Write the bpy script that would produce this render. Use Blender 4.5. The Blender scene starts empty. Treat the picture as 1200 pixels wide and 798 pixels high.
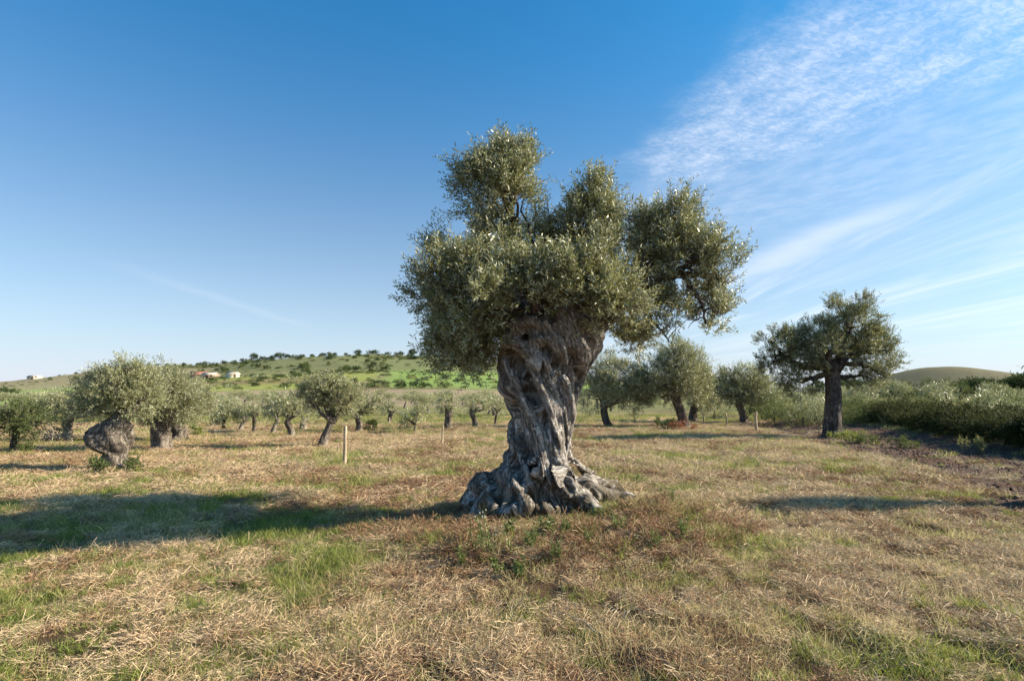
import bpy, math, random
import numpy as np
from mathutils import Vector

S = bpy.context.scene
COL = S.collection
rng = np.random.default_rng(7)
random.seed(7)
R = math.radians

# ------------------------------------------------------------------ camera, sky, sun, exposure
FPX, PITCH, EYE = 667.0, math.atan(63 / 667.0), 1.6
cam_d = bpy.data.cameras.new('camera'); cam = bpy.data.objects.new('camera', cam_d); COL.objects.link(cam)
cam_d.sensor_width = 36; cam_d.lens = 36 * FPX / 1200; cam_d.clip_start = 0.05; cam_d.clip_end = 9000
cam.location = (0, 0, EYE); cam.rotation_euler = (math.pi / 2 + PITCH, 0, 0)
S.camera = cam
S.view_settings.view_transform = 'Standard'; S.view_settings.look = 'None'
S.view_settings.exposure = 1.08; S.view_settings.gamma = 1.0
SUN_EL, SUN_AZ = 29.0, 87.5          # azimuth measured clockwise from +Y (the view direction): from the right

sun_d = bpy.data.lights.new('sun', 'SUN'); sun = bpy.data.objects.new('sun', sun_d); COL.objects.link(sun)
sun_d.energy = 5.0; sun_d.angle = R(0.5); sun_d.color = (1.0, 0.87, 0.69)
sv = Vector((math.sin(R(SUN_AZ)) * math.cos(R(SUN_EL)), math.cos(R(SUN_AZ)) * math.cos(R(SUN_EL)), math.sin(R(SUN_EL))))
sun.rotation_euler = sv.to_track_quat('Z', 'Y').to_euler()

def pxdir(px, py):
    a = (px - 600) / FPX; b = (399 - py) / FPX
    c, s = math.cos(PITCH), math.sin(PITCH)
    return np.array([a, c - b * s, s + b * c])
def at(px, py, Y):
    "the point seen at a photograph position, at depth Y"
    d = pxdir(px, py); t = Y / d[1]
    return np.array([d[0] * t, Y, EYE + d[2] * t])
def gnd(px, py, z=0.0):
    d = pxdir(px, py); t = (z - EYE) / d[2]
    return np.array([d[0] * t, d[1] * t, z])

class NT:
    "small node-tree writer"
    def __init__(s, tree):
        s.t = tree; s.n = tree.nodes; s.l = tree.links
    def N(s, typ, ins=None, **kw):
        n = s.n.new(typ)
        for k, v in kw.items(): setattr(n, k, v)
        for k, v in (ins or {}).items():
            if isinstance(v, bpy.types.NodeSocket): s.l.new(v, n.inputs[k])
            else: n.inputs[k].default_value = v
        return n
    def math(s, op, a, b=0.0, c=0.0, clamp=False):
        n = s.n.new('ShaderNodeMath'); n.operation = op; n.use_clamp = clamp
        for i, v in enumerate((a, b, c)):
            if isinstance(v, bpy.types.NodeSocket): s.l.new(v, n.inputs[i])
            else: n.inputs[i].default_value = v
        return n.outputs[0]
    def ramp(s, fac, stops, interp='LINEAR'):
        n = s.n.new('ShaderNodeValToRGB'); n.color_ramp.interpolation = interp
        e = n.color_ramp.elements
        while len(e) < len(stops): e.new(0.5)
        for i, (p, c) in enumerate(stops):
            e[i].position = p; e[i].color = c if len(c) == 4 else (*c, 1)
        s.l.new(fac, n.inputs[0]); return n.outputs[0]
    def mix(s, fac, a, b, blend='MIX'):
        n = s.n.new('ShaderNodeMix'); n.data_type = 'RGBA'; n.blend_type = blend
        for i, v in ((0, fac), (6, a), (7, b)):
            if isinstance(v, bpy.types.NodeSocket): s.l.new(v, n.inputs[i])
            else: n.inputs[i].default_value = v if i == 0 or len(v) == 4 else (*v, 1)
        return n.outputs[2]
    def noise(s, vec, scale, detail=4, rough=0.55, dist=0.0):
        return s.N('ShaderNodeTexNoise', {'Vector': vec, 'Scale': scale, 'Detail': detail, 'Roughness': rough, 'Distortion': dist}).outputs[0]
    def sstep(s, v, lo, hi):
        n = s.n.new('ShaderNodeMapRange'); n.interpolation_type = 'SMOOTHSTEP'
        s.l.new(v, n.inputs[0]); n.inputs[1].default_value = lo; n.inputs[2].default_value = hi
        return n.outputs[0]

W = bpy.data.worlds.new('World'); S.world = W; W.use_nodes = True
w = NT(W.node_tree); w.n.clear()
sky = w.N('ShaderNodeTexSky', sky_type='NISHITA', sun_disc=False, sun_elevation=R(SUN_EL), sun_rotation=R(SUN_AZ),
          altitude=100.0, air_density=1.0, dust_density=1.1, ozone_density=1.5)
tc = w.N('ShaderNodeTexCoord')
sep = w.N('ShaderNodeSeparateXYZ', {0: tc.outputs['Generated']})
zc = w.math('MAXIMUM', sep.outputs[2], 0.03)
u = w.math('DIVIDE', sep.outputs[0], zc); v = w.math('DIVIDE', sep.outputs[1], zc)   # a flat cloud layer overhead
def vec(a, b, c=0.0): return w.N('ShaderNodeCombineXYZ', {0: a, 1: b, 2: c}).outputs[0]
def lin(ax, ay, c0): return w.math('ADD', w.math('MULTIPLY_ADD', u, ax, c0), w.math('MULTIPLY', v, ay))
def cloud_nodes():
    # high sheet of rippled cirrocumulus: a long wedge pointed at its low end, widening overhead
    uv = vec(u, v)
    s_ = lin(0.45, -0.89, -(0.5 * 0.45 - 2.6 * 0.89)); t_ = lin(0.89, 0.45, -(0.5 * 0.89 + 2.6 * 0.45))
    wob = w.math('MULTIPLY', w.math('SUBTRACT', w.noise(uv, 3.0, 5, 0.6), 0.5), 0.45)
    tw = w.math('ADD', t_, wob)
    e1 = w.math('ADD', w.math('MULTIPLY', s_, 0.22), w.math('ADD', tw, 0.13))
    e2 = w.math('SUBTRACT', w.math('MULTIPLY_ADD', s_, 0.12, 0.34), tw)
    m1 = w.math('MULTIPLY', w.sstep(e1, -0.08, 0.28), w.sstep(e2, -0.40, 0.20))
    m1 = w.math('MULTIPLY', m1, w.sstep(w.math('ADD', s_, wob), -0.12, 0.25))
    rip = w.sstep(w.noise(vec(w.math('MULTIPLY', s_, 1.7), w.math('MULTIPLY', t_, 0.9)), 30.0, 3, 0.6, 1.0), 0.36, 0.66)
    rip2 = w.sstep(w.noise(vec(w.math('MULTIPLY', s_, 1.3), w.math('MULTIPLY', t_, 1.9)), 4.5, 5, 0.62), 0.30, 0.74)
    a = w.math('MULTIPLY', m1, w.math('ADD', w.math('MULTIPLY', rip, w.math('MULTIPLY_ADD', rip2, 0.12, 0.09)), w.math('MULTIPLY_ADD', rip2, 0.22, 0.11)))
    veil = w.math('MULTIPLY', w.math('MULTIPLY', w.sstep(e1, -0.1, 0.5), w.sstep(w.math('SUBTRACT', w.math('MULTIPLY_ADD', s_, 0.3, 1.3), tw), -0.8, 0.6)), w.math('MULTIPLY_ADD', rip2, 0.16, 0.08))
    a = w.math('MAXIMUM', a, veil)
    # long thin cirrus streaks lower down on the right
    st = w.noise(vec(w.math('MULTIPLY', u, 1.5), w.math('MULTIPLY', v, 0.22)), 1.0, 6, 0.6, 0.7)
    st = w.math('MULTIPLY', w.sstep(st, 0.42, 0.74), w.sstep(u, 0.9, 2.0))
    # one brighter streak
    ub = w.math('ADD', u, w.math('MULTIPLY', w.noise(uv, 1.3, 4), 0.5))
    g = w.math('SUBTRACT', ub, w.math('MULTIPLY_ADD', v, -0.03, 2.36)); g = w.math('MULTIPLY', g, 4.6); g = w.math('EXPONENT', w.math('MULTIPLY', w.math('MULTIPLY', g, g), -1.0))
    g = w.math('MULTIPLY', g, w.math('MULTIPLY', w.sstep(v, 2.2, 3.4), w.sstep(v, 6.5, 4.0)))
    b = w.math('MAXIMUM', w.math('MULTIPLY', st, 0.42), w.math('MULTIPLY', g, 0.40))
    # faint old vapour trail low on the left
    k = w.math('MULTIPLY', w.math('ADD', w.math('ADD', u, 2.95), w.math('MULTIPLY', w.noise(uv, 1.0, 3), 0.25)), 8.0)
    k = w.math('EXPONENT', w.math('MULTIPLY', w.math('MULTIPLY', k, k), -1.0))
    k = w.math('MULTIPLY', w.math('MULTIPLY', k, 0.075), w.math('MULTIPLY', w.sstep(v, 3.8, 5.5), w.sstep(v, 9.0, 7.8)))
    return w.math('MAXIMUM', w.math('MAXIMUM', a, b), k)
cl = cloud_nodes()
cl = w.math('MULTIPLY', cl, w.sstep(sep.outputs[2], 0.02, 0.14))
hz = w.math('EXPONENT', w.math('MULTIPLY', w.math('MAXIMUM', sep.outputs[2], 0.0), -7.0))    # pale low air
skyc = w.mix(1.0, sky.outputs[0], w.mix(w.sstep(sep.outputs[2], 0.18, 0.60), (0.66, 1.0, 1.16), (0.18, 1.06, 1.50)), 'MULTIPLY')
skyc = w.mix(w.math('MULTIPLY', hz, 0.9), skyc, (6.3, 6.5, 7.5))
skyc = w.mix(cl, skyc, (8.4, 8.6, 9.2))
bg = w.N('ShaderNodeBackground', {'Color': skyc, 'Strength': 0.066})
w.l.new(bg.outputs[0], w.N('ShaderNodeOutputWorld').inputs[0])

# ------------------------------------------------------------------ numpy noise
def _h(ix, iy, iz):
    n = (ix.astype(np.int64) * 374761393 + iy.astype(np.int64) * 668265263 + iz.astype(np.int64) * 2147483647) & 0xffffffff
    n = ((n ^ (n >> 13)) * 1274126177) & 0xffffffff
    n = ((n ^ (n >> 16)) * 2246822519) & 0xffffffff
    return ((n ^ (n >> 15)) & 0xffffff) / float(0xffffff)
def vnoise(p, scale=1.0, seed=0):
    p = np.asarray(p, float) / scale + seed * 17.31
    i = np.floor(p); f = p - i; f = f * f * (3 - 2 * f); i = i.astype(np.int64)
    r = 0
    for dx in (0, 1):
        wx = f[:, 0] if dx else 1 - f[:, 0]
        for dy in (0, 1):
            wy = f[:, 1] if dy else 1 - f[:, 1]
            for dz in (0, 1):
                wz = f[:, 2] if dz else 1 - f[:, 2]
                r = r + wx * wy * wz * _h(i[:, 0] + dx, i[:, 1] + dy, i[:, 2] + dz)
    return r
def fbm(p, scale=1.0, seed=0, oct=4, gain=0.5):
    r = 0; a = 1.0; t = 0
    for k in range(oct):
        r = r + a * vnoise(p, scale / 2 ** k, seed + k * 3); t += a; a *= gain
    return r / t
def p2(x, y): return np.stack([x, y, np.zeros_like(x)], 1)
def sst(a, b, x):
    t = np.clip((x - a) / (b - a), 0, 1); return t * t * (3 - 2 * t)

# ------------------------------------------------------------------ mesh helpers
def mesh(name, V, F, mat=None, attrs=None, smooth=False):
    "F: (n,3|4) array or list of such arrays"
    me = bpy.data.meshes.new(name)
    Fs = F if isinstance(F, list) else [F]
    Fs = [np.asarray(f, np.int32) for f in Fs if len(f)]
    V = np.asarray(V, np.float32)
    me.vertices.add(len(V)); me.vertices.foreach_set('co', V.ravel())
    idx = np.concatenate([f.ravel() for f in Fs]); tot = np.concatenate([np.full(len(f), f.shape[1], np.int32) for f in Fs])
    st = np.concatenate([[0], np.cumsum(tot)[:-1]]).astype(np.int32)
    me.loops.add(len(idx)); me.loops.foreach_set('vertex_index', idx)
    me.polygons.add(len(tot)); me.polygons.foreach_set('loop_start', st); me.polygons.foreach_set('loop_total', tot)
    if smooth: me.polygons.foreach_set('use_smooth', np.ones(len(tot), bool))
    for k, a in (attrs or {}).items():
        a = np.asarray(a, np.float32)
        if a.ndim == 1:
            at_ = me.attributes.new(k, 'FLOAT', 'POINT'); at_.data.foreach_set('value', a)
        elif a.shape[1] == 4:
            at_ = me.attributes.new(k, 'FLOAT_COLOR', 'POINT'); at_.data.foreach_set('color', a.ravel())
        else:
            at_ = me.attributes.new(k, 'FLOAT_VECTOR', 'POINT'); at_.data.foreach_set('vector', a.ravel())
    me.update(calc_edges=True); me.validate()
    if mat: me.materials.append(mat)
    return me
def obj(name, me, parent=None, link=True):
    o = bpy.data.objects.new(name, me)
    if link: COL.objects.link(o)
    if parent: o.parent = parent
    return o
def tag(o, label=None, cat=None, group=None, kind=None):
    for k, v_ in (('label', label), ('category', cat), ('group', group), ('kind', kind)):
        if v_: o[k] = v_
    return o
def thing(name, loc, label, cat, group=None, rz=0, sc=1):
    o = bpy.data.objects.new(name, None); COL.objects.link(o); o.empty_display_size = 0.2
    o.location = loc; o.rotation_euler = (0, 0, rz); o.scale = (sc,) * 3
    return tag(o, label, cat, group)
KIDS = {}
def part(name, me, root):
    o = obj(name, me, root); KIDS.setdefault(root.name, []).append(o); return o
def copy_tree(root, loc, rz, sc, label=None, group=None):
    r = root.copy(); COL.objects.link(r); r.location = loc; r.rotation_euler = (0, 0, rz); r.scale = sc if hasattr(sc, '__len__') else (sc,) * 3
    if label: r['label'] = label
    if group: r['group'] = group
    for ch in KIDS[root.name]:
        c = ch.copy(); COL.objects.link(c); c.parent = r
    return r
class MB:
    def __init__(s): s.V = []; s.F3 = []; s.F4 = []; s.n = 0; s.A = []
    def add(s, V, F3=None, F4=None, a=None):
        V = np.asarray(V, float)
        if F3 is not None and len(F3): s.F3.append(np.asarray(F3) + s.n)
        if F4 is not None and len(F4): s.F4.append(np.asarray(F4) + s.n)
        s.V.append(V); s.n += len(V); s.A.append(np.full(len(V), 0.5) if a is None else np.broadcast_to(a, len(V)))
    def build(s, name, mat, smooth=False, attr='tint'):
        F = []
        if s.F3: F.append(np.concatenate(s.F3))
        if s.F4: F.append(np.concatenate(s.F4))
        return mesh(name, np.concatenate(s.V), F, mat, {attr: np.concatenate(s.A)}, smooth)
    def box(s, c, d, rz=0):
        c = np.array(c); h = np.array(d) / 2
        V = np.array([[x, y, z] for x in (-1, 1) for y in (-1, 1) for z in (-1, 1)]) * h
        ca, sa = math.cos(rz), math.sin(rz)
        V = np.stack([V[:, 0] * ca - V[:, 1] * sa, V[:, 0] * sa + V[:, 1] * ca, V[:, 2]], 1) + c
        s.add(V, F4=[[0, 1, 3, 2], [4, 6, 7, 5], [0, 4, 5, 1], [2, 3, 7, 6], [0, 2, 6, 4], [1, 5, 7, 3]])
    def tube(s, P, r, k=6, jitter=0.0, a=None):
        P = np.asarray(P, float); n = len(P); r = np.broadcast_to(np.asarray(r, float), n)
        T = np.gradient(P, axis=0); T /= np.linalg.norm(T, axis=1)[:, None] + 1e-9
        up = np.array([0.3, 0.2, 0.93]) if abs(T[0, 2]) < 0.8 else np.array([0.9, 0.3, 0.1])
        A = np.cross(T, up); A /= np.linalg.norm(A, axis=1)[:, None] + 1e-9
        B = np.cross(T, A)
        th = np.arange(k) * 2 * math.pi / k
        rr = r[:, None] * (1 + (jitter * (rng.random((n, k)) - 0.5) * 2 if jitter else 0))
        V = P[:, None] + rr[..., None] * (np.cos(th)[None, :, None] * A[:, None] + np.sin(th)[None, :, None] * B[:, None])
        V = np.concatenate([V.reshape(-1, 3), P[:1], P[-1:]])
        i = np.arange(n - 1)[:, None] * k; j = np.arange(k)[None]; j2 = (j + 1) % k
        F4 = np.stack([i + j, i + j2, i + k + j2, i + k + j], -1).reshape(-1, 4)
        j = np.arange(k); j2 = (j + 1) % k
        F3 = np.concatenate([np.stack([j2, j, np.full(k, n * k)], 1), np.stack([(n - 1) * k + j, (n - 1) * k + j2, np.full(k, n * k + 1)], 1)])
        s.add(V, F3, F4, a)
def smooth_path(P, n):
    P = np.asarray(P, float); m = len(P)
    Q = np.vstack([2 * P[0] - P[1], P, 2 * P[-1] - P[-2]])
    out = []
    for t in np.linspace(0, m - 1, n):
        i = min(int(t), m - 2); f = t - i
        a, b, c, d = Q[i], Q[i + 1], Q[i + 2], Q[i + 3]
        out.append(0.5 * (2 * b + (c - a) * f + (2 * a - 5 * b + 4 * c - d) * f * f + (-a + 3 * b - 3 * c + d) * f ** 3))
    return np.array(out)

# ------------------------------------------------------------------ materials
def new_mat(name):
    m = bpy.data.materials.new(name); m.use_nodes = True; m.node_tree.nodes.clear(); return m, NT(m.node_tree)
def leaf_mat(name, top_a, top_b, under, transl=0.25, rough=0.45, spec=0.35):
    m, t = new_mat(name)
    ti = t.N('ShaderNodeAttribute', attribute_name='tint').outputs['Fac']
    rnd = t.N('ShaderNodeObjectInfo').outputs['Random']
    ti2 = t.math('ADD', ti, t.math('MULTIPLY', t.math('SUBTRACT', rnd, 0.5), 0.25))
    top = t.mix(ti2, top_a, top_b)
    und = t.mix(ti2, [c * 0.8 for c in under], [c * 1.15 for c in under])
    col = t.mix(t.N('ShaderNodeNewGeometry').outputs['Backfacing'], top, und)
    b = t.N('ShaderNodeBsdfPrincipled', {'Base Color': col, 'Roughness': rough, 'Specular IOR Level': spec})
    tr = t.N('ShaderNodeBsdfTranslucent', {'Color': t.mix(0.5, col, [min(1, c * 1.6) for c in top_b])})
    mx = t.N('ShaderNodeMixShader', {0: transl}); t.l.new(b.outputs[0], mx.inputs[1]); t.l.new(tr.outputs[0], mx.inputs[2])
    t.l.new(mx.outputs[0], t.N('ShaderNodeOutputMaterial').inputs[0]); return m
M = {}
M['olive'] = leaf_mat('olive_leaf', (0.045, 0.062, 0.018), (0.32, 0.32, 0.11), (0.46, 0.47, 0.31), 0.22, 0.38, 0.5)
M['olive_pale'] = leaf_mat('olive_leaf_pale', (0.13, 0.145, 0.055), (0.36, 0.36, 0.16), (0.42, 0.42, 0.27), 0.28)
M['olive_dark'] = leaf_mat('olive_leaf_painted_shade', (0.055, 0.072, 0.022), (0.22, 0.225, 0.075), (0.32, 0.33, 0.20), 0.24)  # darker copy of the olive leaf, backlit shade painted into its colour
M['weed'] = leaf_mat('weed_leaf', (0.05, 0.085, 0.018), (0.17, 0.21, 0.055), (0.13, 0.17, 0.06), 0.25, 0.55)
M['oak'] = leaf_mat('dark_leaf', (0.022, 0.04, 0.014), (0.075, 0.10, 0.03), (0.06, 0.085, 0.04), 0.2, 0.8, 0.1)
M['bush'] = leaf_mat('bush_leaf', (0.04, 0.065, 0.02), (0.15, 0.18, 0.055), (0.10, 0.125, 0.05), 0.25, 0.7, 0.15)
M['bramble'] = leaf_mat('bramble_leaf', (0.02, 0.034, 0.012), (0.085, 0.095, 0.028), (0.06, 0.065, 0.03), 0.2, 0.7, 0.1)
M['green'] = leaf_mat('green_blade', (0.09, 0.13, 0.020), (0.32, 0.34, 0.075), (0.20, 0.24, 0.06), 0.3, 0.5)
M['straw'] = leaf_mat('straw_blade', (0.07, 0.038, 0.020), (0.84, 0.635, 0.40), (0.60, 0.44, 0.27), 0.12, 0.6, 0.25)
M['litter'] = leaf_mat('brown_litter', (0.030, 0.015, 0.009), (0.46, 0.28, 0.16), (0.32, 0.195, 0.11), 0.1, 0.7, 0.2)
M['gold'] = leaf_mat('dry_grass_blade', (0.17, 0.125, 0.05), (0.72, 0.58, 0.29), (0.52, 0.42, 0.21), 0.3, 0.6, 0.25)
M['reed'] = leaf_mat('reed_blade', (0.10, 0.12, 0.035), (0.32, 0.31, 0.12), (0.24, 0.24, 0.10), 0.35, 0.6, 0.25)
M['red'] = leaf_mat('dead_leaf', (0.16, 0.05, 0.03), (0.34, 0.14, 0.07), (0.26, 0.12, 0.07), 0.25, 0.6)

def bark_mat(name, dark, mid, light, moss=0.0, scale=1.0):
    m, t = new_mat(name)
    tcx = t.N('ShaderNodeTexCoord').outputs['Object']
    fl = t.N('ShaderNodeAttribute', attribute_name='flow').outputs['Vector'] if moss else t.N('ShaderNodeMapping', {'Vector': tcx, 'Scale': (1, 1, 0.3)}).outputs[0]
    n1 = t.noise(fl, 7 * scale, 6, 0.65, 0.5); n2 = t.noise(tcx, 22 * scale, 5, 0.7); n3 = t.noise(tcx, 3.0 * scale, 4, 0.6)
    n4 = t.noise(fl, 28 * scale, 5, 0.65)
    col = t.mix(t.sstep(n1, 0.33, 0.66), dark, mid)
    spk = t.math('MULTIPLY', t.sstep(n2, 0.50, 0.58), t.sstep(n3, 0.40, 0.58))
    col = t.mix(t.math('MULTIPLY', spk, 0.85), col, light)
    col = t.mix(t.math('MULTIPLY', t.sstep(n4, 0.55, 0.30), 0.55), col, dark)
    ck = t.math('ABSOLUTE', t.math('SUBTRACT', t.noise(fl, 11 * scale, 5, 0.6, 1.2), 0.5))
    crack = t.sstep(ck, 0.045, 0.0)
    col = t.mix(t.math('MULTIPLY', crack, 0.6), col, [c * 0.45 for c in dark])
    if moss:
        z = t.N('ShaderNodeSeparateXYZ', {0: tcx}).outputs[2]
        mk = t.math('MULTIPLY', t.sstep(z, 0.75, 0.15), t.sstep(t.noise(tcx, 4.5, 4, 0.6), 0.36, 0.54))
        col = t.mix(t.math('MULTIPLY', mk, 0.85), col, (0.085, 0.062, 0.026))
        br = t.math('MULTIPLY', t.sstep(z, 1.5, 2.2), t.sstep(t.noise(tcx, 3.0, 4, 0.6), 0.35, 0.60))
        col = t.mix(t.math('MULTIPLY', br, 0.5), col, (0.27, 0.21, 0.16))
    h = t.math('ADD', t.math('MULTIPLY', crack, -0.5), t.math('ADD', t.math('MULTIPLY', n1, 0.8), t.math('ADD', t.math('MULTIPLY', n2, 0.25), t.math('MULTIPLY', n4, 0.6))))
    bp = t.N('ShaderNodeBump', {'Height': h, 'Strength': 1.0, 'Distance': 0.045 / scale})
    b = t.N('ShaderNodeBsdfPrincipled', {'Base Color': col, 'Roughness': 0.85, 'Specular IOR Level': 0.25, 'Normal': bp.outputs[0]})
    t.l.new(b.outputs[0], t.N('ShaderNodeOutputMaterial').inputs[0]); return m
M['bark_main'] = bark_mat('ancient_olive_bark', (0.15, 0.128, 0.11), (0.46, 0.42, 0.38), (0.78, 0.76, 0.72), 1.0)
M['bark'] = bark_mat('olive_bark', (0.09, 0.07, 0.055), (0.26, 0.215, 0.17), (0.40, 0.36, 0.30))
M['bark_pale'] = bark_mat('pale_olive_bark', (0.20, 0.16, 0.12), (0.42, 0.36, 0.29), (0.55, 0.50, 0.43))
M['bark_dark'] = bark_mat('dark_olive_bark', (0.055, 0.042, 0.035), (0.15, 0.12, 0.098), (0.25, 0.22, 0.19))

def plain_mat(name, a, b_, scale=8, rough=0.8, bump=0.4, dist=0.02, ax=(1, 1, 1)):
    m, t = new_mat(name)
    tcx = t.N('ShaderNodeMapping', {'Vector': t.N('ShaderNodeTexCoord').outputs['Object'], 'Scale': ax}).outputs[0]
    n = t.noise(tcx, scale, 6, 0.65)
    bp = t.N('ShaderNodeBump', {'Height': n, 'Strength': bump, 'Distance': dist})
    b = t.N('ShaderNodeBsdfPrincipled', {'Base Color': t.mix(t.sstep(n, 0.3, 0.7), a, b_), 'Roughness': rough, 'Specular IOR Level': 0.25, 'Normal': bp.outputs[0]})
    t.l.new(b.outputs[0], t.N('ShaderNodeOutputMaterial').inputs[0]); return m
M['stake'] = plain_mat('weathered_wood', (0.26, 0.19, 0.12), (0.55, 0.45, 0.32), 30, ax=(1, 1, 0.1))
M['twig'] = plain_mat('twig_bark', (0.09, 0.07, 0.05), (0.19, 0.16, 0.12), 20)
M['pale_twig'] = plain_mat('dry_twig', (0.22, 0.18, 0.14), (0.42, 0.36, 0.28), 20)
M['clod'] = plain_mat('soil_clod', (0.07, 0.045, 0.032), (0.20, 0.135, 0.10), 12, 0.95, 0.8)
M['pink_wall'] = plain_mat('pink_plaster', (0.36, 0.23, 0.19), (0.46, 0.32, 0.27), 2)
M['white_wall'] = plain_mat('white_plaster', (0.60, 0.55, 0.47), (0.70, 0.66, 0.58), 2)
M['tile'] = plain_mat('terracotta_roof', (0.28, 0.11, 0.07), (0.42, 0.20, 0.13), 3)
M['pale_tile'] = plain_mat('pale_roof', (0.50, 0.40, 0.31), (0.66, 0.56, 0.45), 3)
M['glass'] = plain_mat('dark_window', (0.02, 0.025, 0.03), (0.04, 0.045, 0.05), 3, 0.2, 0)
M['door'] = plain_mat('brown_door', (0.10, 0.06, 0.04), (0.14, 0.09, 0.06), 3)
M['flower'] = plain_mat('pale_flower', (0.42, 0.42, 0.26), (0.58, 0.56, 0.40), 3)

# ------------------------------------------------------------------ terrain
_PX = [-2500, -600, 0, 100, 160, 240, 300, 400, 500, 600, 660, 720, 800, 900, 1300]
_HZ = [7, 9, 10.5, 16, 19.5, 21.5, 25, 27.5, 27.5, 24, 17, 10, 5, 3, 3]
TX, TY = 0.25, 7.4        # the great olive
def hgt(x, y):
    P = p2(x, y); yy = np.maximum(y, 1.0)
    px = 600 + FPX * x / yy
    ridge = np.interp(px, _PX, _HZ)
    fy = np.interp(y, [0, 58, 95, 150, 200, 300, 390, 600, 1500, 4000], [0, 0, .025, .125, .25, .52, 1, 1.05, .7, .5])
    hill = ridge * fy * (1 + 0.10 * (fbm(P, 70, 3, 3) - 0.5) * 2) * sst(40, 90, y)
    far = 66 * np.exp(-((x - 1110) / 150) ** 2 - ((y - 1500) / 300) ** 2) + 52 * np.exp(-((x - 1500) / 260) ** 2 - ((y - 1500) / 300) ** 2)
    near = np.hypot(x, y)
    a = 1 - sst(25, 70, near)
    sm = a * (0.10 * (fbm(P, 1.1, 11, 4, 0.6) - 0.5) + 0.13 * (fbm(P, 0.36, 17, 3, 0.6) - 0.5) * (1 - sst(9, 18, near)) + 0.14 * (fbm(P, 5.0, 12, 2) - 0.5))
    d2 = ((x - TX - 0.25) / 1.55) ** 2 + ((y - TY + 0.1) / 1.35) ** 2
    mound = 0.11 * np.exp(-d2) * (1 + 0.6 * (fbm(P, 0.5, 15, 3) - 0.5))
    mound = mound + 0.20 * np.exp(-((x - TX - 1.45) / 0.75) ** 2 - ((y - TY + 0.75) / 0.75) ** 2) + 0.08 * np.exp(-((x - TX - 0.3) / 1.4) ** 2 - ((y - TY + 1.55) / 0.5) ** 2)
    # brown raked heap in front of the trunk
    heap = 0.07 * np.exp(-((x - 0.3) / 1.7) ** 2 - ((y - 5.6) / 0.8) ** 2)
    bank = 0.25 * sst(12.5, 15.5, x) * (1 - sst(60, 90, y)) * sst(4, 9, y)
    return sm + mound + heap + bank + hill + far
def H1(x, y): return float(hgt(np.array([float(x)]), np.array([float(y)]))[0])

def soil_mask(x, y):
    "tilled strip in front of the bramble hedge"
    c = np.interp(y, [3, 9, 13, 17, 21, 25, 32], [7.8, 10.0, 11.1, 11.9, 12.6, 13.2, 14.0])
    wd = np.interp(y, [3, 9, 13, 17, 21, 25, 32], [2.6, 2.7, 2.5, 2.4, 2.4, 2.3, 2.3])
    n = (fbm(p2(x, y), 1.6, 21, 3) - 0.5) * 1.6
    return sst(0.25, -0.25, (np.abs(x - c) - wd + n) / wd) * sst(34, 27, y)
def green_mask(x, y):
    "0 dry, 1 green"
    P = p2(x, y)
    g = fbm(P, 2.6, 31, 4, 0.55) * 0.55 + fbm(P * np.array([0.45, 1, 1]), 1.3, 33, 4, 0.6) * 0.45
    e = 0.0
    def blob(cx, cy, rx, ry, a): return a * np.exp(-((x - cx) / rx) ** 2 - ((y - cy) / ry) ** 2)
    e = e + blob(-1.8, 5.6, 1.1, 0.9, 0.24) + blob(-5.5, 8.6, 4.0, 1.6, 0.12) + blob(-0.2, 4.2, 1.6, 0.7, 0.12)
    e = e + blob(-2.2, 3.4, 1.0, 0.9, 0.13) + blob(-3.6, 5.0, 1.0, 0.8, 0.10) + blob(2.1, 6.9, 0.7, 1.0, 0.15) + blob(3.4, 9.5, 2.0, 1.0, 0.16)
    e = e + blob(-1.5, 13, 3.5, 1.0, 0.12) + blob(7.5, 13.5, 3.5, 1.6, 0.14) + blob(0.3, 6.7, 1.2, 0.6, 0.12)
    e = e + blob(2.5, 5.4, 1.2, 0.5, 0.06) - blob(3.5, 4.0, 2.0, 2.0, 0.05) - blob(0.7, 4.9, 1.6, 0.6, 0.16) - blob(8, 11, 4, 2, 0.05) - blob(4, 11.5, 2.5, 1.2, .1)
    e = e + 0.09 * sst(24, 40, y) + 0.05 * sst(3, -6, x)
    return sst(0.50, 0.66, g + e)
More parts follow.
